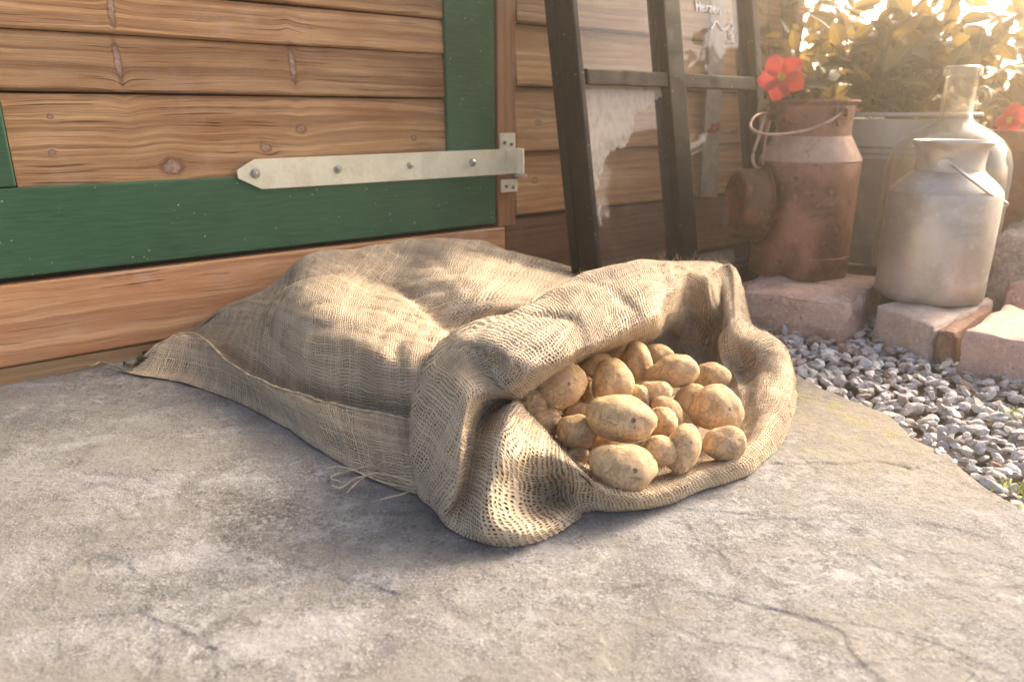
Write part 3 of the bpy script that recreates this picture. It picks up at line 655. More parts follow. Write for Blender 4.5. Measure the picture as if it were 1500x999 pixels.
block('brick_fragment', [g2(1276, 490), g2(1362, 523), g2(1450, 478), g2(1345, 455)], .060, M_brick1, 2, .007, label='broken brick with pale mortar face under the aluminium can', cat='brick')
block('brick_chip', [g2(1366, 522), g2(1392, 527), g2(1452, 482), g2(1425, 478)], .052, M_brickred, 7, .006, label='dark red brick end wedged between the two pale bricks', cat='brick')
block('brick', [g2(1400, 538), g2(1540, 562), g2(1600, 510), g2(1462, 492)], .070, M_brick2, 3, .007, label='pinkish brick lying at the right edge in front of the grey rock', cat='brick')
block('rounded_stone', [g2(1462, 470), g2(1540, 480), g2(1560, 455), g2(1480, 450)], .088, M_sand, 4, .008, rnd=.03, label='small rounded reddish stone behind the pinkish brick', cat='stone')
block('rock', [g2(1428, 462), g2(1590, 478), g2(1640, 420), g2(1460, 415)], .19, M_gran, 5, .014, rnd=.04, label='speckled grey rock right of the aluminium can below the clay pot', cat='rock')
led = block('stone_ledge', [g2(1195, 452), g2(1440, 462), g2(1440, 415), g2(1215, 408)], .045, M_ledge, 6, .004, label='dark low stone ledge under the zinc tub behind the cans', cat='stone')

# ================================================================== RUSTY MILK CAN
def solve_x(px, Y, z): # world x on sight column px at depth Y and height z
    return (px - 750) * (Y * cT + (H - z) * sT) / F
def rusty():
    Y = 1.83; zb = STA - .002; x = solve_x(1167, Y, zb); c = (x, Y, zb)
    t = empty('milk_can', c, label='rusty reddish milk can with wire handle standing on the sandstone block', cat='milk can')
    hb = .272; r0 = .117; r1 = .117
    print('rusty', c)
    lathe('body', c, [(.001, .006), (r0 * .9, .004), (r0 * .985, 0), (r0 * 1.0, .004), (r0, .040), (r0 * 1.018, .042), (r0 * 1.018, .050), (r0, .052), (r1, hb * .8), (r1, hb - .004), (r1 * .985, hb)], M_rust, t, jit=.002)
    lathe('shoulder', c, [(r1 * .985, hb + .0002), (r1 * 1.005, hb + .004), (r1 * .97, hb + .014), (r1 * .84, hb + .040), (r1 * .765, hb + .056), (r1 * .745, hb + .060)], M_rustsh, t, jit=.0015)
    rn = r1 * .74
    lathe('neck', c, [(rn, hb + .0605), (rn * .985, hb + .075), (rn * 1.02, hb + .128), (rn * 1.10, hb + .134), (rn * 1.13, hb + .137), (rn * 1.12, hb + .141), (rn * 1.05, hb + .140), (rn * .99, hb + .13), (rn * .95, hb + .06), (.001, hb + .05)], M_rust, t)
    # ears and wire bail hanging towards the left front
    vd = Vector((-x, -Y, 0)).normalized(); sd_ = Vector((vd.y, -vd.x, 0))  # side to the camera's ... 
    if sd_.x < 0: sd_ = -sd_
    cz = Vector(c) + Vector((0, 0, hb + .112))
    earR = cz + (sd_ * .62 + vd * .80).normalized() * rn * 1.05; earL = cz + (-sd_ * .62 - vd * .80).normalized() * rn * 1.05
    earL = cz + (-sd_ * .98 + vd * .1).normalized() * rn * 1.2
    for e, nrm in ((earR, (sd_ * .62 + vd * .80).normalized()), (earL, (-sd_ * .98 + vd * .1).normalized())):
        side = nrm.cross(Vector((0, 0, 1)))
        ring = [e + nrm * .007 + side * .011 * math.cos(a) + Vector((0, 0, 1)) * .011 * math.sin(a) for a in np.linspace(0, 2 * math.pi, 13)[:-1]]
        V, Fc = tube_data(ring, .0035, 6, True); mesh('ear', V, Fc, M_rust, t, smooth=True)
        plate = [e + nrm * .001 + side * a + Vector((0, 0, 1)) * b for a, b in ((-.017, .012), (.017, .012), (.013, -.02), (.006, -.03), (-.006, -.03), (-.013, -.02))]; n = len(plate)
        V = plate + [p + nrm * .004 for p in plate]; o = mesh('ear_plate', V, [tuple(range(n)), tuple(range(2 * n - 1, n - 1, -1))] + [(i, (i + 1) % n, n + (i + 1) % n, n + i) for i in range(n)], M_rust, t); fixn(o)
    e0 = earR + vd * .012; e1 = earL + vd * .006
    m1 = GY(1180, 192, Y - .11); m2 = GY(1135, 198, Y - .13); m3 = GY(1108, 194, Y - .11); m4 = GY(1099, 184, Y - .07); m5 = GY(1108, 170, Y - .03)
    tube('wire_handle', [e0, GY(1212, 180, Y - .115), m1, m2, m3, m4, m5, e1], .0032, M_rustsh, t, 8, 40)
    # hinged lid hanging down on the left side of the can
    lc = GY(1092, 300, Y - .02); ax = (Vector((-.955, -.08, .03))).normalized()
    q = Vector((0, 0, 1)).rotation_difference(ax).to_matrix(); R_ = .086
    p0 = Vector(lc) - ax * .034
    L = empty('lid', Vector(p0) - root_loc(t), parent=t)
    lathe('lid_skirt', p0, [(R_ * 1.10, 0), (R_ * 1.12, .003), (R_ * 1.06, .006), (R_ * 1.0, .012), (R_ * .985, .046), (R_ * .93, .060), (R_ * .84, .064), (R_ * .80, .058), (R_ * .74, .050), (.001, .050)], M_lid, L, 48, q)
    tube('lid_arm', [Vector(p0) + Vector((.01, .01, R_ * 1.0)), GY(1107, 245, Y - .03), GY(1103, 228, Y - .03), GY(1112, 200, Y - .02), GY(1120, 172, Y)], .0042, M_rustsh, L, 8, 24)
    tube('lid_arm', [Vector(p0) + Vector((.02, .02, R_ * .95)), GY(1118, 240, Y - .02), GY(1122, 205, Y), GY(1128, 178, Y)], .0035, M_rustsh, L, 8, 20)
rusty()
# ================================================================== ALUMINIUM CAN
def alu():
    Y = 1.60; zb = .062; x = solve_x(1358, Y, zb); c = (x, Y, zb); k = 1.0
    print('alu', c)
    t = empty('milk_can', c, label='dull aluminium milk can with wire handle standing on the pale broken brick', cat='milk can')
    r = .110; hb = .226
    lathe('body', c, [(.001, .01), (r * .85, .008), (r * .93, .0), (r * .985, .006), (r, .016), (r, .06), (r * 1.002, .12), (r, hb - .004), (r * .985, hb + .004)], M_alu, t, jit=.003)
    lathe('shoulder', c, [(r * .985, hb + .0042), (r * .96, hb + .010), (r * .83, hb + .026), (r * .68, hb + .040), (r * .61, hb + .048)], M_alu, t)
    rn = r * .605
    lathe('neck', c, [(rn, hb + .0485), (rn * .975, hb + .06), (rn * 1.0, hb + .088), (rn * 1.05, hb + .098), (rn * 1.13, hb + .102), (rn * 1.15, hb + .107), (rn * 1.12, hb + .111), (rn * 1.05, hb + .109), (rn * 1.0, hb + .100), (rn * .93, hb + .06), (.001, hb + .03)], M_alu, t)
    vd = Vector((-x, -Y, 0)).normalized(); e = Vector(GY(1392, 240, Y - rn * .93))
    lathe('ear', e, [(.001, -.004), (.009, -.004), (.009, .004), (.001, .004)], M_zinc2, t, 16, Vector((0, 0, 1)).rotation_difference(vd).to_matrix())
    pl = Vector(GY(1383, 241, Y - rn * .9)); lathe('ear_plate', pl, [(.001, -.002), (.011, -.002), (.011, .002), (.001, .002)], M_alu, t, 16, Vector((0, 0, 1)).rotation_difference(vd).to_matrix())
    a = [e + vd * .006, Vector(GY(1425, 266, Y - .115)), Vector(GY(1452, 286, Y - .10)), Vector(GY(1475, 299, Y - .05)), Vector(GY(1468, 303, Y + .02)), Vector(GY(1450, 285, Y + .07)), Vector(GY(1420, 250, Y + rn))]
    tube('wire_handle', a, .003, M_alu, t, 8, 40)
alu()
# ================================================================== ZINC TUB AND DEMIJOHN, CLAY POT
TY = 2.16; tx = solve_x(1302, TY, .25)
def tub():
    c = (tx, TY, .045); t = empty('zinc_tub', c, label='galvanised zinc tub with ribbed rim between the two milk cans', cat='tub'); h = .405
    lathe('tub_wall', c, [(.001, .01), (.150, .01), (.150, 0), (.154, 0), (.156, .05), (.158, .052), (.158, .058), (.157, .06), (.184, h * .70), (.189, h * .72), (.186, h * .74), (.191, h * .76), (.188, h * .785), (.193, h * .80), (.190, h * .83), (.196, h * .97), (.199, h * .975)], M_galv, t, 72)
    rim = [Vector(c) + Vector((.198 * math.cos(a), .198 * math.sin(a), h)) for a in np.linspace(0, 2 * math.pi, 65)[:-1]]
    V, Fc = tube_data(rim, .0055, 8, True); mesh('rim', V, Fc, M_galv, t, smooth=True)
    lathe('soil', c, [(.001, h - .03), (.19, h - .035)], M_soil, t, 32)
tub()
def demijohn():
    Y = 1.90; c = (solve_x(1412, Y, .56), Y, .05); t = empty('glass_demijohn', c, label='large clear glass demijohn with ring handle behind the aluminium can', cat='bottle')
    r = .142; out = [(.001, .004), (r * .8, 0), (r * .95, .01), (r, .04), (r, .26), (r * .985, .30), (r * .92, .335), (r * .78, .365), (r * .58, .388), (r * .40, .402), (r * .29, .414), (r * .25, .428), (r * .25, .520), (r * .26, .523), (r * .30, .526), (r * .30, .545), (r * .26, .549)]
    out = [(a, b * .935) for a, b in out]
    lathe('bottle_body', c, out + [(r * .22, .513)] + [(max(.001, a - .005), b + .003) for a, b in out[-4::-1]], M_bottle, t, 64)
    cz = Vector(c); ring = [cz + Vector((r * .27 + .016 + .017 * math.cos(a), -.004, .440 + .021 * math.sin(a))) for a in np.linspace(0, 2 * math.pi, 21)[:-1]]
    V, Fc = tube_data(ring, .0065, 10, True); mesh('ring_handle', V, Fc, M_bottle, t, smooth=True)
demijohn()
def pot():
    Y = 2.0; c = (solve_x(1530, Y, .2), Y, .14); t = empty('clay_pot', c, label='brown terracotta pot on the rock at the right edge', cat='pot')
    lathe('pot_wall', c, [(.001, 0), (.12, 0), (.125, .005), (.16, .22), (.175, .222), (.178, .27), (.168, .272), (.16, .225), (.001, .22)], M_terra, t)
pot()

# ================================================================== PLANTS
def leaf_me(name, mat, L=1., Wd=.42, fold=.12, curl=.25, tip=1.):
    V = []; uv = []; n = 7
    for i in range(n):
        t = i / (n - 1); w = Wd * math.sin(math.pi * min(1, t * .96 + .02) ** .85) * (1 if t < .99 else 0); z = -curl * t * t
        for j, s in enumerate((-1, -.5, 0, .5, 1)): V.append((s * w, t * L, z + abs(s) * fold * w * 2)); uv.append((.5 + s * .5, t))
    Fc = [(i * 5 + j, i * 5 + j + 1, (i + 1) * 5 + j + 1, (i + 1) * 5 + j) for i in range(n - 1) for j in range(4)]
    me = bpy.data.meshes.new(name); me.from_pydata(V, [], Fc); l = me.uv_layers.new(name='UVMap'); vi = [lp.vertex_index for lp in me.loops]
    l.data.foreach_set('uv', [x for k in vi for x in uv[k]]); me.polygons.foreach_set('use_smooth', [True] * len(me.polygons)); me.materials.append(mat); return me
LM = [leaf_me('leaf', M_leaf, 1, random.uniform(.22, .34), .22, random.uniform(.1, .45)) for _ in range(5)]
def rot_dir(d, roll): 
    d = d.normalized(); q = Vector((0, 1, 0)).rotation_difference(d).to_matrix().to_4x4(); return (Matrix.Rotation(roll, 4, d) @ q)
def plant(name, label, c, n_st, spread, hgt, nleaf, nstuff, size, seed, lean=(0, 0, 0), flowers=()):
    rs = random.Random(seed); c = Vector(tuple(map(float, c))); t = empty(name, c, label=label, cat='plant'); nodes = []; SV_, SF_ = [], []
    for i in range(n_st):
        a = rs.uniform(0, 6.28); e = Vector((math.cos(a) * spread[0] * rs.uniform(.2, 1), math.sin(a) * spread[1] * rs.uniform(.2, 1), hgt * rs.uniform(.35, 1))) + Vector(lean)
        mid = e * .5 + Vector((rs.gauss(0, .03), rs.gauss(0, .03), .05)); P = spline([c, c + mid, c + e], 14)
        v, f = tube_data([Vector(p) for p in P], [.0035 * (1 - .6 * k / 13) for k in range(14)], 5); b = len(SV_); SV_ += v; SF_ += [tuple(b + k for k in q) for q in f]
        nodes += [(Vector(P[k]), (Vector(P[k]) - Vector(P[k - 1])).normalized()) for k in range(3, 14)]
    mesh('stem', SV_, SF_, M_stem, t, smooth=True)
    BV, BF, BU, BT = [], [], [], []
    for i in range(nleaf + nstuff):
        p, d = rs.choice(nodes); dirv = (d * .3 + Vector((rs.gauss(0, 1), rs.gauss(0, 1), rs.gauss(.15, .6)))).normalized(); s = size * rs.uniform(.65, 1.25)
        pos = p + dirv * rs.uniform(.0, .03); Mx = rot_dir(dirv, rs.uniform(-1, 1)); me = rs.choice(LM)
        if i < nleaf:
            o = bpy.data.objects.new('leaf', me); o.parent = t; o.matrix_basis = Matrix.Translation(pos - c) @ Mx @ Matrix.Scale(s, 4); COL.objects.link(o)
        else:
            b = len(BV); T = Matrix.Translation(pos) @ Mx @ Matrix.Scale(s, 4); BV += [T @ v.co for v in me.vertices]; BF += [tuple(b + k for k in q.vertices) for q in me.polygons]
            BT += [rs.random()] * len(me.vertices); BU += [(.1, .5)] * len(me.vertices)
    if nstuff:
        o = mesh('foliage', BV, BF, M_leaf, t, smooth=True, uv=BU, kind='stuff'); a_ = o.data.attributes.new('tone', 'FLOAT', 'POINT'); a_.data.foreach_set('value', BT)
    return t
def flower(t, pos, face, R_, mat, seed, name='flower', label=None):
    """five pointed petals round a yellow throat, on plant t"""
    rs = random.Random(seed); pos = Vector(tuple(map(float, pos))); f = Vector(face).normalized(); fl = empty(name, pos - root_loc(t), parent=t, label=label)
    q = Vector((0, 0, 1)).rotation_difference(f).to_matrix().to_4x4()
    for k in range(5):
        V = []; uv = []; n = 7
        for i in range(n):
            u = i / (n - 1); w = .52 * (math.sin(math.pi * min(1, .12 + u * .88)) ** .8) * (1 - .25 * u); z = .10 - .35 * (u - .3) ** 2
            for s in (-1, -.4, .4, 1): V.append(Vector(((.10 + u * .92) * 1, s * w + .10 * math.sin(u * 2), z + .08 * s))); uv.append((.5 + s * .35 + .2, u))
        A = Matrix.Translation(pos) @ q @ Matrix.Rotation(k * 2 * math.pi / 5 + rs.uniform(-.1, .1) + .3, 4, 'Z') @ Matrix.Scale(R_, 4)
        mesh('petal', [A @ v for v in V], [(i * 4 + j, i * 4 + j + 1, (i + 1) * 4 + j + 1, (i + 1) * 4 + j) for i in range(n - 1) for j in range(3)], mat, fl, smooth=True, uv=uv)
    A = pos + f * R_ * .08; lathe('throat', A, [(R_ * .16, -.002), (R_ * .17, R_ * .08), (R_ * .08, R_ * .05), (.0002, R_ * .0)], M_yellow, fl, 12, q.to_3x3())
pl = plant('flowering_plant', 'bushy mandevilla with oval leaves and a big red flower growing in the zinc tub', (tx, TY, .40), 34, (.40, .22), .36, 284, 300, .070, 3, (.04, .02, 0))
toc = lambda p: Vector((-p[0], -p[1], H - p[2]))
f1 = GY(1145, 113, 1.95); flower(pl, f1, toc(f1), .060, M_petal, 1)
tube('stem', [f1 + np.array([.005, .01, 0]), f1 + np.array([.05, .1, .0]), (tx - .05, TY - .03, .42)], .0022, M_stem, pl, 6, 12)
f2 = GY(1482, 178, 2.0); flower(pl, f2, (-.9, -.3, .3), .050, M_petal, 2); tube('stem', [f2, f2 + np.array([.02, .06, -.03]), (tx + .1, TY, .42)], .002, M_stem, pl, 6, 12)
for px, py, Y, d_, sz in ((1142, 56, 2.0, (-.8, -.3, .1), .062), (1172, 128, 1.98, (.9, -.4, .1), .072), (1160, 45, 2.1, (.2, -.3, -1), .06), (1218, 35, 2.05, (.3, -.5, -.8), .07), (1268, 120, 2.0, (-.6, -.4, .5), .075), (1292, 108, 2.0, (.1, -.4, 1), .07),
        (1318, 122, 1.98, (1, -.3, -.1), .08), (1306, 98, 2.0, (.6, -.3, .8), .07), (1330, 92, 2.05, (.9, -.2, .4), .06), (1230, 90, 2.1, (-.5, -.5, .6), .07), (1200, 80, 2.1, (.5, -.4, .5), .065), (1250, 60, 2.1, (.3, -.6, .4), .07), (1128, 150, 2.0, (-.5, -.3, -.4), .06), (1182, 158, 2.0, (.8, -.3, -.2), .05)):
    p = Vector(GY(px, py, Y)); o = bpy.data.objects.new('leaf', LM[int(px) % 5]); o.parent = pl; o.matrix_basis = Matrix.Translation(p - Vector((tx, TY, .40))) @ rot_dir(Vector(d_), .4) @ Matrix.Scale(sz, 4); COL.objects.link(o)
fb = W(1047, 188, .07); sp = empty('flowering_shoot', fb, label='dark pink flower bud on a thin shoot in front of the grey lath', cat='plant')
flower(sp, fb, (.3, -.7, -.6), .024, M_petaldark, 5, 'flower')
tube('stem', [fb, W(1062, 195, .09), W(1078, 193, .12), W(1090, 178, .16)], .0016, M_stem, sp, 6, 14)
for px, py, dr in ((1088, 180, (.3, 0, .5)), (1070, 194, (.5, -.2, .1))):
    p = Vector(W(px, py, .13)); o = bpy.data.objects.new('leaf', LM[0]); o.parent = sp; o.matrix_basis = Matrix.Translation(p - Vector(fb)) @ rot_dir(Vector(dr), .3) @ Matrix.Scale(.022, 4); COL.objects.link(o)
plant('climbing_plant', 'tall leafy climber behind the tub against the bright garden', (1.55, 2.75, -.03), 44, (.80, .35), .88, 240, 700, .078, 8, (-.1, 0, 0))
plant('leafy_shrub', 'leafy shrub in the glare at the right edge above the clay pot', (solve_x(1560, 2.3, .3), 2.35, .3), 16, (.32, .25), .42, 120, 120, .07, 9)
plant('leafy_shrub', 'leafy shrub by the shed corner left of the zinc tub', (solve_x(1175, 2.55, .3), 2.62, -.03), 34, (.22, .2), 1.15, 220, 420, .062, 12)
# far hedge closing the garden
def hedge():
    rs = random.Random(4); BV, BF, BT = [], [], []
    for i in range(9000):
        a = rs.uniform(-.5, 8.5); y = 6.6 + rs.uniform(-.5, .5); h_ = .62 + .16 * noise.noise(Vector((a * .9, 0, 0))); z = rs.uniform(0, 1) ** .8 * h_; x = a
        me = rs.choice(LM); T = Matrix.Translation((x, y, z)) @ rot_dir(Vector((rs.gauss(0, 1), rs.gauss(-.4, 1), rs.gauss(.3, .6))), rs.uniform(-1, 1)) @ Matrix.Scale(.11, 4)
        b = len(BV); vs = [T @ v.co for v in me.vertices]; BV += [vs[k] for k in (0, 4, 12, 10, 14, 22, 20, 24, 32)]; BF += [(b, b + 1, b + 4, b + 3), (b + 3, b + 4, b + 7, b + 6), (b + 6, b + 7, b + 8)]; BT += [rs.random()] * 9
    o = mesh('hedge', BV, BF, M_leaf, uv=[(.1, .5)] * len(BV), kind='stuff', label='low garden hedge blurred in the bright background', cat='hedge'); a_ = o.data.attributes.new('tone', 'FLOAT', 'POINT'); a_.data.foreach_set('value', BT)
hedge()
def tuft(name, px, py, n, hgt, seed, label, mat=M_grass, sprd=.02):
    rs = random.Random(seed); c = Vector(G(px, py, -.005)); V, Fc, T = [], [], []
    for i in range(n):
        a = rs.uniform(0, 6.28); b0 = c + Vector((rs.gauss(0, sprd), rs.gauss(0, sprd), 0)); d = Vector((math.cos(a), math.sin(a), 0)); h_ = hgt * rs.uniform(.4, 1); sd_ = Vector((-d.y, d.x, 0)); b = len(V)
        for k in range(5):
            u = k / 4; p = b0 + d * h_ * .8 * u * u + Vector((0, 0, h_ * u * (1 - .3 * u))); w = .0013 * (1 - u * .9); V += [p + sd_ * w, p - sd_ * w]; T += [rs.random()] * 2
        Fc += [(b + 2 * k, b + 2 * k + 1, b + 2 * k + 3, b + 2 * k + 2) for k in range(4)]
    mesh(name, V, Fc, mat, uv=[(.2, .5)] * len(V), smooth=True, label=label, cat='grass', kind='stuff')
tuft('grass_tuft', 1500, 722, 40, .03, 1, 'small grass tuft at the slab corner by the right edge')
#tuft('grass_tuft', 1478, 668, 14, .035, 5, 'thin grass blades among the gravel at the right edge', sprd=.012)
tuft('moss_tuft', 1476, 606, 60, .009, 2, 'dark moss clump among the gravel near the right edge', sprd=.012)

# ================================================================== SACK
def cr(P, t):            # Catmull-Rom of control rows along axis 0
    n = len(P); Q = np.concatenate([[2 * P[0] - P[1]], P, [2 * P[-1] - P[-2]]]); i = np.clip(t.astype(int), 0, n - 2); u = (t - i)[:, None, None]
    a, b, c, d = Q[i], Q[i + 1], Q[i + 2], Q[i + 3]
    return .5 * (2 * b + (c - a) * u + (2 * a - 5 * b + 4 * c - d) * u ** 2 + (3 * b - a - 3 * c + d) * u ** 3)
def crp(P, t):           # periodic
    n = len(P); i = t.astype(int) % n; u = (t - np.floor(t))[:, None, None]; a, b, c, d = P[(i - 1) % n], P[i], P[(i + 1) % n], P[(i + 2) % n]
    return .5 * (2 * b + (c - a) * u + (2 * a - 5 * b + 4 * c - d) * u ** 2 + (3 * b - a - 3 * c + d) * u ** 3)
def loft(ctrl, nu, nv, periodic):
    P = np.array(ctrl, float); L = len(P); K = P.shape[1]
    S = crp(P, np.linspace(0, L, nu, endpoint=False)) if periodic else cr(P, np.linspace(0, L - 1, nu))
    S = cr(S.transpose(1, 0, 2), np.linspace(0, K - 1, nv)).transpose(1, 0, 2); return S
INW = 1
def finish(name, S, periodic, parent, amp, seed, us=1., uvoff=0., fold=()):
    nu, nv = S.shape[:2]
    du = np.roll(S, -1, 0) - np.roll(S, 1, 0)
    if not periodic: du[0] = S[1] - S[0]; du[-1] = S[-1] - S[-2]
    dv = np.gradient(S, axis=1); nn = np.cross(du, dv); nn /= np.linalg.norm(nn, axis=2)[:, :, None] + 1e-9
    if np.median(nn[:, :, 2]) < 0: nn = -nn
    d = np.zeros((nu, nv))
    for i in range(nu):
        for j in range(nv):
            p = Vector(S[i, j]); w = abs(noise.noise(Vector((p.x * 9 + p.y * 4, p.y * 9 - p.x * 3, p.z * 9)) + Vector((seed, 0, 7)))); d[i, j] = amp * (noise.noise(p * 15 + Vector((seed, 0, 0))) + .45 * noise.noise(p * 38) + .2 * noise.noise(p * 95) - 1.6 * max(0, .22 - w) / .22 * (.5 + .5 * noise.noise(p * 5)))
    S = S + nn * d[:, :, None]; S[:, :, 2] = np.maximum(S[:, :, 2], .0025)
    eu = np.linalg.norm(np.diff(np.concatenate([S, S[:1]]) if periodic else S, axis=0), axis=2); U = np.concatenate([[0], np.cumsum(np.median(eu, axis=1))]) * us
    ev = np.linalg.norm(np.diff(S, axis=1), axis=2); Vc = np.concatenate([np.zeros((nu, 1)), np.cumsum(ev, 1)], 1)
    Vm = Vc.mean(0)[None, :] * .15 + Vc * .85
    if periodic: S2 = np.concatenate([S, S[:1]]); Vm = np.concatenate([Vm, Vm[:1]])
    else: S2 = S
    n2 = len(S2); Ul = np.concatenate([np.zeros((1, nv)), np.cumsum(eu, 0)])[:n2] * us; U2 = np.repeat(U[:n2, None], nv, 1)
    if periodic:      # the cloth gathered in the upper right corner keeps its own thread count
        i0 = int(nu * 22.6 / 24); U0 = Ul; Ul = U0 - U0[i0] + U[i0]; wj = np.clip((np.arange(nv) / nv - .52) / .12, 0, 1); wi = np.exp(-((np.arange(n2) - i0) / (nu * .085)) ** 4)
        ww = wi[:, None] * wj[None, :]; U2 = U2 * (1 - ww) + Ul * ww
        i1 = int(nu * 14.4 / 24); Ul = U0 - U0[i1] + U[i1]; wj = np.clip((.56 - np.arange(nv) / nv) / .10, 0, 1); wi = np.exp(-((np.arange(n2) - i1) / (nu * .11)) ** 4)
        ww = wi[:, None] * wj[None, :] * .65; U2 = U2 * (1 - ww) + Ul * ww
    uv = np.stack([U2 + uvoff, Vm], 2).reshape(-1, 2)
    Fc = [(i * nv + j, (i + 1) * nv + j, (i + 1) * nv + j + 1, i * nv + j + 1) for i in range(n2 - 1) for j in range(nv - 1)]
    o = mesh(name, S2.reshape(-1, 3), Fc, M_burlap, parent, smooth=True, uv=uv)
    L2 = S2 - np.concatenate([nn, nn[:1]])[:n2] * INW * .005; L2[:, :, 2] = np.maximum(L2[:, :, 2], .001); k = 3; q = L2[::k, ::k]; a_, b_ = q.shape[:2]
    mesh('hole_shade_sheet', q.reshape(-1, 3), [(i * b_ + j, (i + 1) * b_ + j, (i + 1) * b_ + j + 1, i * b_ + j + 1) for i in range(a_ - 1) for j in range(b_ - 1)], M_hole_shade, parent, smooth=True)  # opaque sheet added under the cloth to stop light and darken its holes
    return o, S
def B(px, py, off, z=None):     # a point close to the step, off metres in front of it
    return W(px, py, off)
sack = empty('burlap_sack', G(620, 600), label='open burlap sack lying on the stone slab spilling potatoes', cat='sack')
# body stations tail -> mouth; each: ground edge, flap, seam ridge, valley, bulge low, bulge mid, crest, crease, back bulge, back crest, behind, down
def st(*a): return [G(*p) if len(p) == 3 else (WP(*p[:3]) if p[3] == 'w' else W(p[0], p[1], p[2])) for p in a]
def back(px, py, off): # silhouette point in front of the step, then tucked down behind it
    s, z = SZ(px, py, off); return [(px, py, off, 'b'), (s + .01, z * .6, off * .35, 'w'), (s + .01, .01, off * .25, 'w')]
body = [
 st((172, 543, .003), (178, 541, .006), (188, 535, .012), (196, 531, .014), (202, 528, .016), (208, 525, .018), (213, 522, .020), (218, 520, .022), (224, 518, .024), (227, 517, .024), *back(230, 516, .045)),
 st((205, 550, .003), (215, 535, .012), (236, 503, .040), (246, 503, .045, 'b'), (250, 503, .042, 'b'), (254, 503, .038, 'b'), (257, 502, .034, 'b'), (260, 501, .031, 'b'), (263, 500, .028, 'b'), (266, 498, .024, 'b'), *back(268, 495, .02)),
 st((262, 560, .003), (275, 535, .018), (284, 490, .052), (298, 501, .060, 'b'), (305, 498, .056, 'b'), (311, 490, .050, 'b'), (315, 483, .046, 'b'), (318, 475, .042, 'b'), (320, 468, .038, 'b'), (321, 461, .034, 'b'), *back(322, 453, .03)),
 st((345, 588, .003), (345, 565, .018), (338, 533, .048), (352, 538, .024), (358, 515, .215, 'b'), (364, 494, .19, 'b'), (370, 474, .16, 'b'), (377, 455, .13, 'b'), (383, 444, .112, 'b'), (389, 434, .09, 'b'), *back(392, 422, .06)),
 st((420, 628, .003), (410, 600, .020), (392, 563, .046), (404, 562, .024), (404, 530, .34, 'b'), (404, 495, .31, 'b'), (410, 452, .255, 'b'), (424, 420, .205, 'b'), (434, 411, .165, 'b'), (442, 396, .13, 'b'), *back(452, 374, .085)),
 st((480, 668, .003), (470, 632, .022), (452, 584, .046), (460, 584, .024), (456, 545, .066), (458, 500, .415, 'b'), (466, 446, .345, 'b'), (484, 408, .255, 'b'), (498, 398, .205, 'b'), (510, 384, .155, 'b'), *back(528, 364, .10)),
 st((540, 700, .003), (530, 655, .026), (518, 601, .048), (522, 596, .032), (518, 555, .076), (521, 505, .118), (530, 452, .138), (550, 422, .142), (562, 414, .134), (585, 386, .156), *back(610, 350, .11)),
 st((600, 722, .003), (590, 675, .028), (580, 612, .050), (582, 606, .036), (574, 565, .082), (574, 520, .120), (586, 474, .138), (604, 450, .139), (618, 444, .128), (655, 400, .162), *back(690, 352, .12)),
 st((650, 730, .003), (640, 690, .030), (630, 625, .050), (630, 612, .046), (624, 580, .084), (626, 540, .112), (636, 505, .124), (648, 488, .126), (662, 480, .116), (715, 425, .160), *back(768, 373, .13)),
 st((690, 735, .003), (690, 690, .030), (690, 640, .050), (690, 625, .055), (690, 590, .080), (690, 560, .092), (698, 525, .102), (706, 500, .110), (722, 485, .104), (785, 435, .145), *back(850, 396, .14)),
 st((730, 735, .003), (740, 700, .020), (745, 660, .040), (745, 640, .050), (750, 610, .060), (760, 580, .070), (775, 550, .080), (785, 530, .09), (800, 510, .09), (850, 455, .12), *back(925, 410, .13)),
]
Sb = loft(body, 260, 200, False)
def groove(S, path, dep, wid):
    """press (dep < 0) or raise (dep > 0) the cloth along a path of (row, column) fractions; wid in metres"""
    nu, nv = S.shape[:2]; P = np.array([S[int(a * (nu - 1)), int(b * (nv - 1))] for a, b in path]); P = spline(P, 60)
    dd = np.full((nu, nv), 9.); tt = np.zeros((nu, nv))
    for k, p in enumerate(P):
        e = np.linalg.norm(S - p, axis=2); m = e < dd; dd = np.where(m, e, dd); tt = np.where(m, k / 59, tt)
    du, dv = (np.roll(S, -1, 0) - np.roll(S, 1, 0)) if nu > 400 else np.gradient(S, axis=0), np.gradient(S, axis=1); nn = np.cross(du, dv); nn /= np.linalg.norm(nn, axis=2)[:, :, None] + 1e-9
    if np.median(nn[:, :, 2]) < 0: nn = -nn
    return S + nn * (dep * np.exp(-np.abs(dd / wid) ** 1.5) * np.sin(np.pi * np.clip(tt * .9 + .05, 0, 1)) ** .6)[:, :, None]
Sb = groove(Sb, [(.385, .28), (.36, .42), (.365, .52), (.385, .62)], .0045, .005)       # joining seam across the bag
Sb = groove(Sb, [(.40, .28), (.375, .42), (.38, .52), (.40, .62)], -.003, .006)
for pth, dp, wd_ in (([(.36, .67), (.45, .66), (.6, .67), (.72, .66), (.80, .64)], -.008, .013), ([(.5, .80), (.64, .78), (.78, .74)], -.005, .010), ([(.66, .45), (.70, .55), (.76, .60)], -.006, .010),
                     ([(.74, .34), (.71, .45), (.74, .52)], -.006, .012), ([(.42, .36), (.55, .34), (.7, .33)], -.004, .010), ([(.85, .72), (.8, .8), (.72, .84)], .005, .012), ([(.28, .75), (.4, .78), (.52, .80)], -.005, .009), ([(.3, .5), (.35, .68), (.36, .8)], -.005, .008)):
    Sb = groove(Sb, pth, dp, wd_)
bo, Sb = finish('sack_body', Sb, False, sack, .0030, 1.)
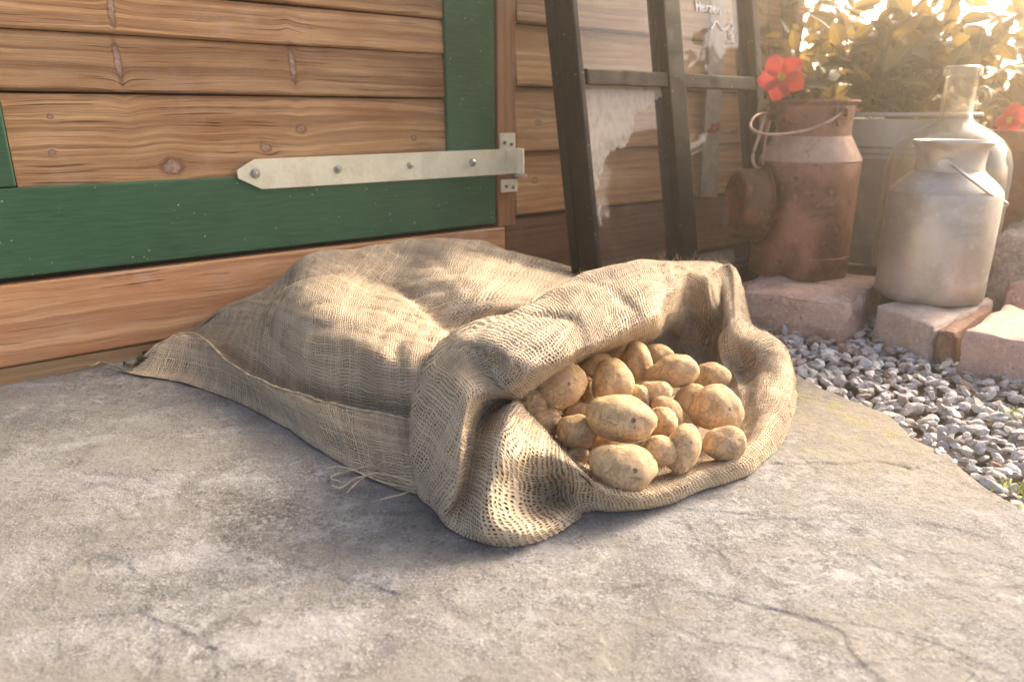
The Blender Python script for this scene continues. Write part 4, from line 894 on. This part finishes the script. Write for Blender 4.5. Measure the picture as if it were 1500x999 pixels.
# rolled collar: outer ground / outer low / outer mid / crest / inner / lip / inside / floor
floor = G(965, 625, .008)
def cst(*a): 
    pts_ = [np.array(G(*p)) for p in a]; last = pts_[-1]; return pts_ + [last * .45 + floor * .55 + np.array([0, 0, -.004]), last * .04 + floor * .96]
collar = [
 cst((604, 700, .003), (598, 650, .045), (606, 590, .090), (640, 520, .140), (690, 520, .158), (735, 560, .140), (752, 580, .118), (780, 610, .035)),
 cst((640, 560, .060), (636, 520, .110), (650, 492, .150), (682, 480, .168), (725, 502, .180), (768, 540, .168), (790, 556, .140), (815, 580, .040)),
 cst((700, 520, .080), (712, 490, .130), (738, 466, .165), (775, 448, .186), (812, 478, .194), (836, 512, .178), (838, 528, .150), (850, 545, .045)),
 cst((790, 480, .080), (805, 450, .140), (828, 418, .178), (858, 400, .200), (880, 436, .208), (896, 480, .190), (900, 503, .160), (905, 520, .045)),
 cst((880, 450, .080), (884, 420, .140), (895, 396, .185), (922, 383, .207), (944, 408, .218), (960, 446, .205), (962, 474, .172), (955, 510, .045)),
 cst((945, 440, .080), (950, 410, .140), (955, 388, .185), (975, 383, .205), (985, 400, .212), (984, 428, .196), (975, 455, .160), (985, 500, .045)),
 cst((1010, 440, .06), (1012, 410, .120), (1012, 390, .170), (1025, 384, .196), (1020, 396, .198), (1008, 412, .186), (1012, 450, .125), (1010, 505, .040)),
 cst((1065, 450, .05), (1070, 420, .110), (1066, 397, .160), (1058, 388, .186), (1048, 396, .188), (1040, 410, .180), (1042, 460, .110), (1035, 505, .040)),
 cst((1100, 480, .005), (1095, 450, .060), (1088, 420, .120), (1078, 396, .172), (1066, 400, .170), (1056, 420, .150), (1060, 470, .095), (1048, 512, .040)),
 cst((1112, 500, .003), (1104, 480, .045), (1094, 470, .085), (1083, 470, .105), (1078, 482, .100), (1068, 494, .088), (1050, 505, .070), (1045, 525, .035)),
 cst((1150, 520, .003), (1146, 505, .035), (1138, 497, .066), (1120, 491, .088), (1100, 508, .078), (1088, 535, .040), (1066, 543, .036), (1052, 552, .028)),
 cst((1166, 560, .003), (1163, 545, .030), (1158, 530, .056), (1140, 518, .074), (1116, 530, .062), (1098, 552, .036), (1082, 560, .028), (1062, 570, .020)),
 cst((1166, 600, .003), (1162, 590, .022), (1156, 575, .042), (1138, 562, .054), (1112, 570, .046), (1100, 585, .034), (1090, 600, .026), (1070, 608, .015)),
 cst((1148, 646, .003), (1144, 636, .016), (1138, 626, .028), (1124, 618, .036), (1108, 625, .032), (1098, 634, .024), (1086, 642, .018), (1064, 645, .012)),
 cst((1104, 690, .003), (1100, 682, .014), (1094, 674, .024), (1084, 668, .030), (1072, 668, .026), (1062, 668, .020), (1052, 668, .015), (1035, 662, .010)),
 cst((1040, 716, .003), (1036, 708, .014), (1030, 700, .024), (1020, 693, .030), (1010, 690, .026), (1002, 688, .020), (994, 685, .015), (985, 675, .010)),
 cst((968, 744, .003), (965, 736, .015), (960, 727, .027), (952, 718, .034), (945, 713, .030), (938, 708, .024), (935, 700, .017), (935, 685, .010)),
 cst((905, 752, .003), (900, 742, .020), (894, 730, .036), (886, 714, .046), (878, 704, .042), (872, 697, .033), (872, 690, .022), (885, 675, .010)),
 cst((858, 750, .003), (854, 745, .006), (850, 722, .026), (848, 690, .060), (840, 676, .062), (832, 665, .050), (835, 655, .032), (855, 650, .012)),
 cst((845, 764, .003), (824, 752, .013), (806, 722, .006), (798, 672, .074), (800, 640, .080), (800, 632, .070), (805, 630, .045), (835, 632, .014)),
 cst((790, 794, .003), (778, 776, .022), (762, 735, .030), (752, 668, .090), (762, 622, .104), (772, 606, .096), (778, 602, .065), (820, 618, .018)),
 cst((728, 800, .003), (712, 780, .022), (712, 735, .052), (722, 672, .090), (738, 615, .112), (754, 590, .108), (765, 590, .078), (805, 608, .02)),
 cst((664, 778, .003), (668, 762, .012), (680, 740, .022), (690, 695, .048), (700, 640, .077), (712, 604, .088), (745, 588, .095), (795, 605, .025)),
 cst((640, 752, .003), (646, 735, .030), (660, 690, .068), (672, 640, .105), (690, 590, .132), (715, 580, .130), (742, 584, .112), (785, 605, .03)),
]
collar = collar[8:] + collar[:8]
Sc = loft(collar, 520, 210, True)
for pth, dp, wd_ in (([(.075, .3), (.10, .45), (.09, .6)], -.006, .009), ([(.12, .35), (.145, .5), (.15, .62)], -.004, .008), ([(.19, .35), (.2, .5), (.185, .62)], -.005, .012),
                     ([(.87, .3), (.85, .42), (.82, .45)], .004, .010), ([(.42, .45), (.45, .55), (.47, .62)], -.006, .008), ([(.40, .6), (.44, .66), (.48, .68)], .006, .006),
                     ([(.24, .6), (.26, .72), (.27, .8)], -.006, .008), ([(.30, .58), (.30, .72), (.31, .8)], -.006, .007)):
    Sc = groove(Sc, [((a - 8 / 24) % 1, b) for a, b in pth], dp, wd_)
co, Sc = finish('rolled_collar', Sc, True, sack, .0030, 5., uvoff=3.)
# whipped seams: a twisted cord lying on the flap ridge and round the tail
def seam(pts_, r, name='seam'):
    P = spline(pts_, 200); V, Fc = tube_data([Vector(p) for p in P], [r * (1 + .35 * math.sin(i * .9)) for i in range(200)], 7); mesh(name, V, Fc, M_thread, sack, smooth=True)
i0 = int(199 * 2 / 12)
rid = [Sb[int(k)][i0 + 1] + np.array([0, -.001, .0015]) for k in np.linspace(6, 200, 26)]
seam(rid, .0016)
# loose threads on the paving, frayed ends and fibres
def thread(px, r=.0012):
    P = spline([G(*p) for p in px], 24); V, Fc = tube_data([Vector(p) for p in P], r, 5); mesh('loose_thread', V, Fc, M_thread, sack, smooth=True)
thread([(600, 716, .006), (560, 706, .012), (520, 690, .018), (495, 684, .016), (478, 688, .008)]); thread([(600, 712, .006), (575, 698, .018), (545, 694, .022), (525, 706, .010), (508, 722, .003)])
thread([(620, 712, .012), (585, 700, .020), (552, 694, .024), (520, 702, .012), (500, 715, .004), (486, 712, .003)]); thread([(560, 690, .02), (540, 684, .012), (505, 692, .004), (484, 700, .003), (500, 706, .003)]); thread([(608, 716, .01), (590, 724, .010), (565, 730, .005), (558, 733, .003)]); thread([(640, 735, .01), (646, 742, .014), (655, 744, .012), (662, 740, .01)])
thread([(140, 528, .006), (158, 532, .008), (175, 538, .006), (196, 541, .006)], .0012); thread([(118, 531, .004), (135, 536, .007), (150, 530, .008), (180, 540, .005)], .0009)
def fuzz():
    rs = random.Random(3); V, Fc = [], []
    def hair(p, d, L):
        b = len(V); q = p + d * L * .5 + Vector((rs.gauss(0, 1), rs.gauss(0, 1), rs.gauss(0, 1))) * L * .15; e = q + d * L * .4 + Vector((rs.gauss(0, 1), rs.gauss(0, 1), rs.gauss(0, 1))) * L * .25
        s = d.cross(Vector((rs.gauss(0, 1), rs.gauss(0, 1), rs.gauss(0, 1)))).normalized() * .0003
        V.extend([p - s, p + s, q + s * .8, q - s * .8, e]); Fc.extend([(b, b + 1, b + 2, b + 3), (b + 3, b + 2, b + 4)])
    for S, n in ((Sb, 5000), (Sc, 8000)):
        for _ in range(n):
            i = rs.randrange(1, S.shape[0] - 1); j = rs.randrange(4, S.shape[1] - 4); nr = Vector(np.cross(S[i + 1, j] - S[i - 1, j], S[i, j + 1] - S[i, j - 1])).normalized()
            if nr.z < 0: nr = -nr
            hair(Vector(S[i, j]), (nr * rs.uniform(.1, .7) + Vector((rs.gauss(0, .5), rs.gauss(0, .5), rs.gauss(0, .5)))).normalized(), rs.uniform(.003, .010))
    for _ in range(46):   # fringe on the crest
        p = Vector(G(rs.uniform(958, 1058), 386, .198)); hair(p, Vector((rs.gauss(0, .4), rs.gauss(0, .3), 1)).normalized(), rs.uniform(.008, .026))
    mesh('jute_fuzz', V, Fc, M_thread, sack, kind='stuff')
fuzz()

# ================================================================== POTATOES
def potato(i, px, py, z, rx, ry, rot, label, bump=None, depth=1.):
    c = G(px, py, z); dist = c[1] * cT + (H - c[2]) * sT; a, b = rx * dist / F, ry * dist / F
    bm = bmesh.new(); bmesh.ops.create_icosphere(bm, subdivisions=5, radius=1); rs = random.Random(i)
    sx = rs.uniform(-.12, .12)
    # camera-facing axes
    vd = Vector(tuple(c - O)).normalized(); right = vd.cross(Vector((0, 0, 1))).normalized(); up = right.cross(vd).normalized()
    ex = right * math.cos(rot) + up * math.sin(rot); ey = -right * math.sin(rot) + up * math.cos(rot); dd = (a + b) / 2 * depth if depth <= 1 else b * depth
    eyes = [Vector((rs.gauss(0, 1), rs.gauss(0, 1), rs.gauss(0, 1))).normalized() for _ in range(9)]
    for v in bm.verts:
        p = v.co.copy(); q = p.copy(); q *= 1 + .13 * noise.noise(p * 1.3 + Vector((i * 7.1, 0, 0))) + .028 * noise.noise(p * 3.0 + Vector((i, 4, 0)))
        q.y *= 1 + sx * p.x; q.z *= 1 + sx * p.x; q.y += .06 * p.x * p.x * (1 if i % 2 else -1)
        if bump:
            e = p.dot(Vector(bump[:3]).normalized()); w = max(0, e - bump[4]) / (1 - bump[4]); q += Vector(bump[:3]).normalized() * bump[3] * w * w
        for e in eyes:
            d = (p - e).length
            if d < .22: q -= p * .045 * (1 - d / .22) ** 2
            elif d < .34: q += p * .008 * (1 - (d - .22) / .12)
        v.co = ex * (q.x * a) + ey * (q.y * b) - vd * (q.z * dd)
    me = bpy.data.meshes.new('potato'); bm.to_mesh(me); bm.free(); me.polygons.foreach_set('use_smooth', [True] * len(me.polygons)); me.materials.append(M_potato)
    o = bpy.data.objects.new('potato', me); o.location = tuple(c); link(o, label=label, cat='potato', group='potatoes spilling from the sack mouth')
PT = [
 (820, 563, .105, 40, 38, .3, 'big rough potato at upper left, touching the rolled sack edge', None, 1),
 (778, 590, .085, 26, 24, 0, 'shadowed potato half hidden in the left corner of the sack mouth', None, 1),
 (798, 618, .062, 26, 25, 0, 'small round potato below the big rough one at the left corner', None, 1),
 (897, 560, .098, 30, 35, .1, 'upright potato with a brown scar left of the two back potatoes', None, 1),
 (872, 540, .088, 30, 22, .2, 'potato shaded by the sack lip behind the scarred upright one', None, 1),
 (932, 531, .092, 23, 30, .15, 'upright oval potato at the back left of the knobbly yellow one', None, 1),
 (992, 544, .092, 31, 25, .15, 'yellow potato with a knob on its left end at the back', (-1, -.15, .1, .62, .55), 1),
 (911, 614, .088, 51, 35, -.12, 'largest potato lying in the centre of the heap', None, 1),
 (846, 634, .060, 30, 25, -.2, 'pinkish brown potato left of the large central one', None, 1),
 (850, 606, .062, 25, 17, 0, 'potato squeezed between the big rough and large central ones', None, 1),
 (912, 685, .050, 50, 36, -.06, 'smooth yellow potato at the front lip of the sack', None, 1),
 (967, 661, .052, 25, 23, .0, 'small potato with dark eyes between front and tapered ones', None, 1),
 (1001, 657, .050, 24, 38, -.15, 'long pale potato lying upright right of the small dark eyed one', None, 1),
 (1050, 599, .058, 39, 35, -.35, 'large round potato at the right resting on the burlap', None, 1),
 (1060, 651, .042, 31, 26, .2, 'small potato with flecks at the lower right below the round one', None, 1),
 (1012, 588, .056, 22, 28, -.5, 'potato partly hidden behind the large round one at right', None, 1),
 (960, 578, .074, 24, 21, .0, 'pale round potato right of centre behind the heap', None, 1),
 (978, 604, .058, 20, 28, .7, 'tapered brownish potato leading down from the pale round one', None, 1),
 (935, 583, .072, 18, 20, .5, 'small potato peeping out behind the scarred upright one', None, 1),
 (968, 620, .060, 24, 24, .5, 'potato peeping out right of the large central one', None, 1),
 (1043, 551, .052, 26, 19, 0, 'brown shaded potato at the far right under the sack fold', None, 1),
 (858, 575, .066, 14, 24, 0, 'narrow strip of potato between the rough and scarred ones', None, 1),
 (846, 668, .034, 17, 15, 0, 'tiny dark potato low at the left lip of the sack', None, 1),
 (885, 650, .034, 34, 20, 0, 'deep shadowed potato below the large central one', None, 1),
 (906, 520, .080, 22, 17, 0, 'dark potato deep under the upper lip at the back', None, 1),
 (962, 522, .066, 24, 18, 0, 'dim potato at the back between the oval and knobbly ones', None, 1),
 (1000, 622, .030, 22, 20, 0, 'low potato in the shaded gap right of the heap', None, 1),
]
for i, p in enumerate(PT): potato(i + 1, *p)

# ================================================================== HAZE
t = NT('hazy air'); t.t.nodes.remove(t.b); pv = t.n('VolumePrincipled', Color=(1, .87, .68, 1), Density=.053, Anisotropy=.88); t.inp(t.out.inputs['Volume'], pv.outputs[0])
x0, x1, y0, y1, z0, z1 = -15, 17, -5, 19, -1.1, 1.55
mesh('haze', [(x0, y0, z0), (x1, y0, z0), (x1, y1, z0), (x0, y1, z0), (x0, y0, z1), (x1, y0, z1), (x1, y1, z1), (x0, y1, z1)], [(3, 2, 1, 0), (4, 5, 6, 7), (0, 1, 5, 4), (1, 2, 6, 5), (2, 3, 7, 6), (3, 0, 4, 7)], t.m, kind='stuff')
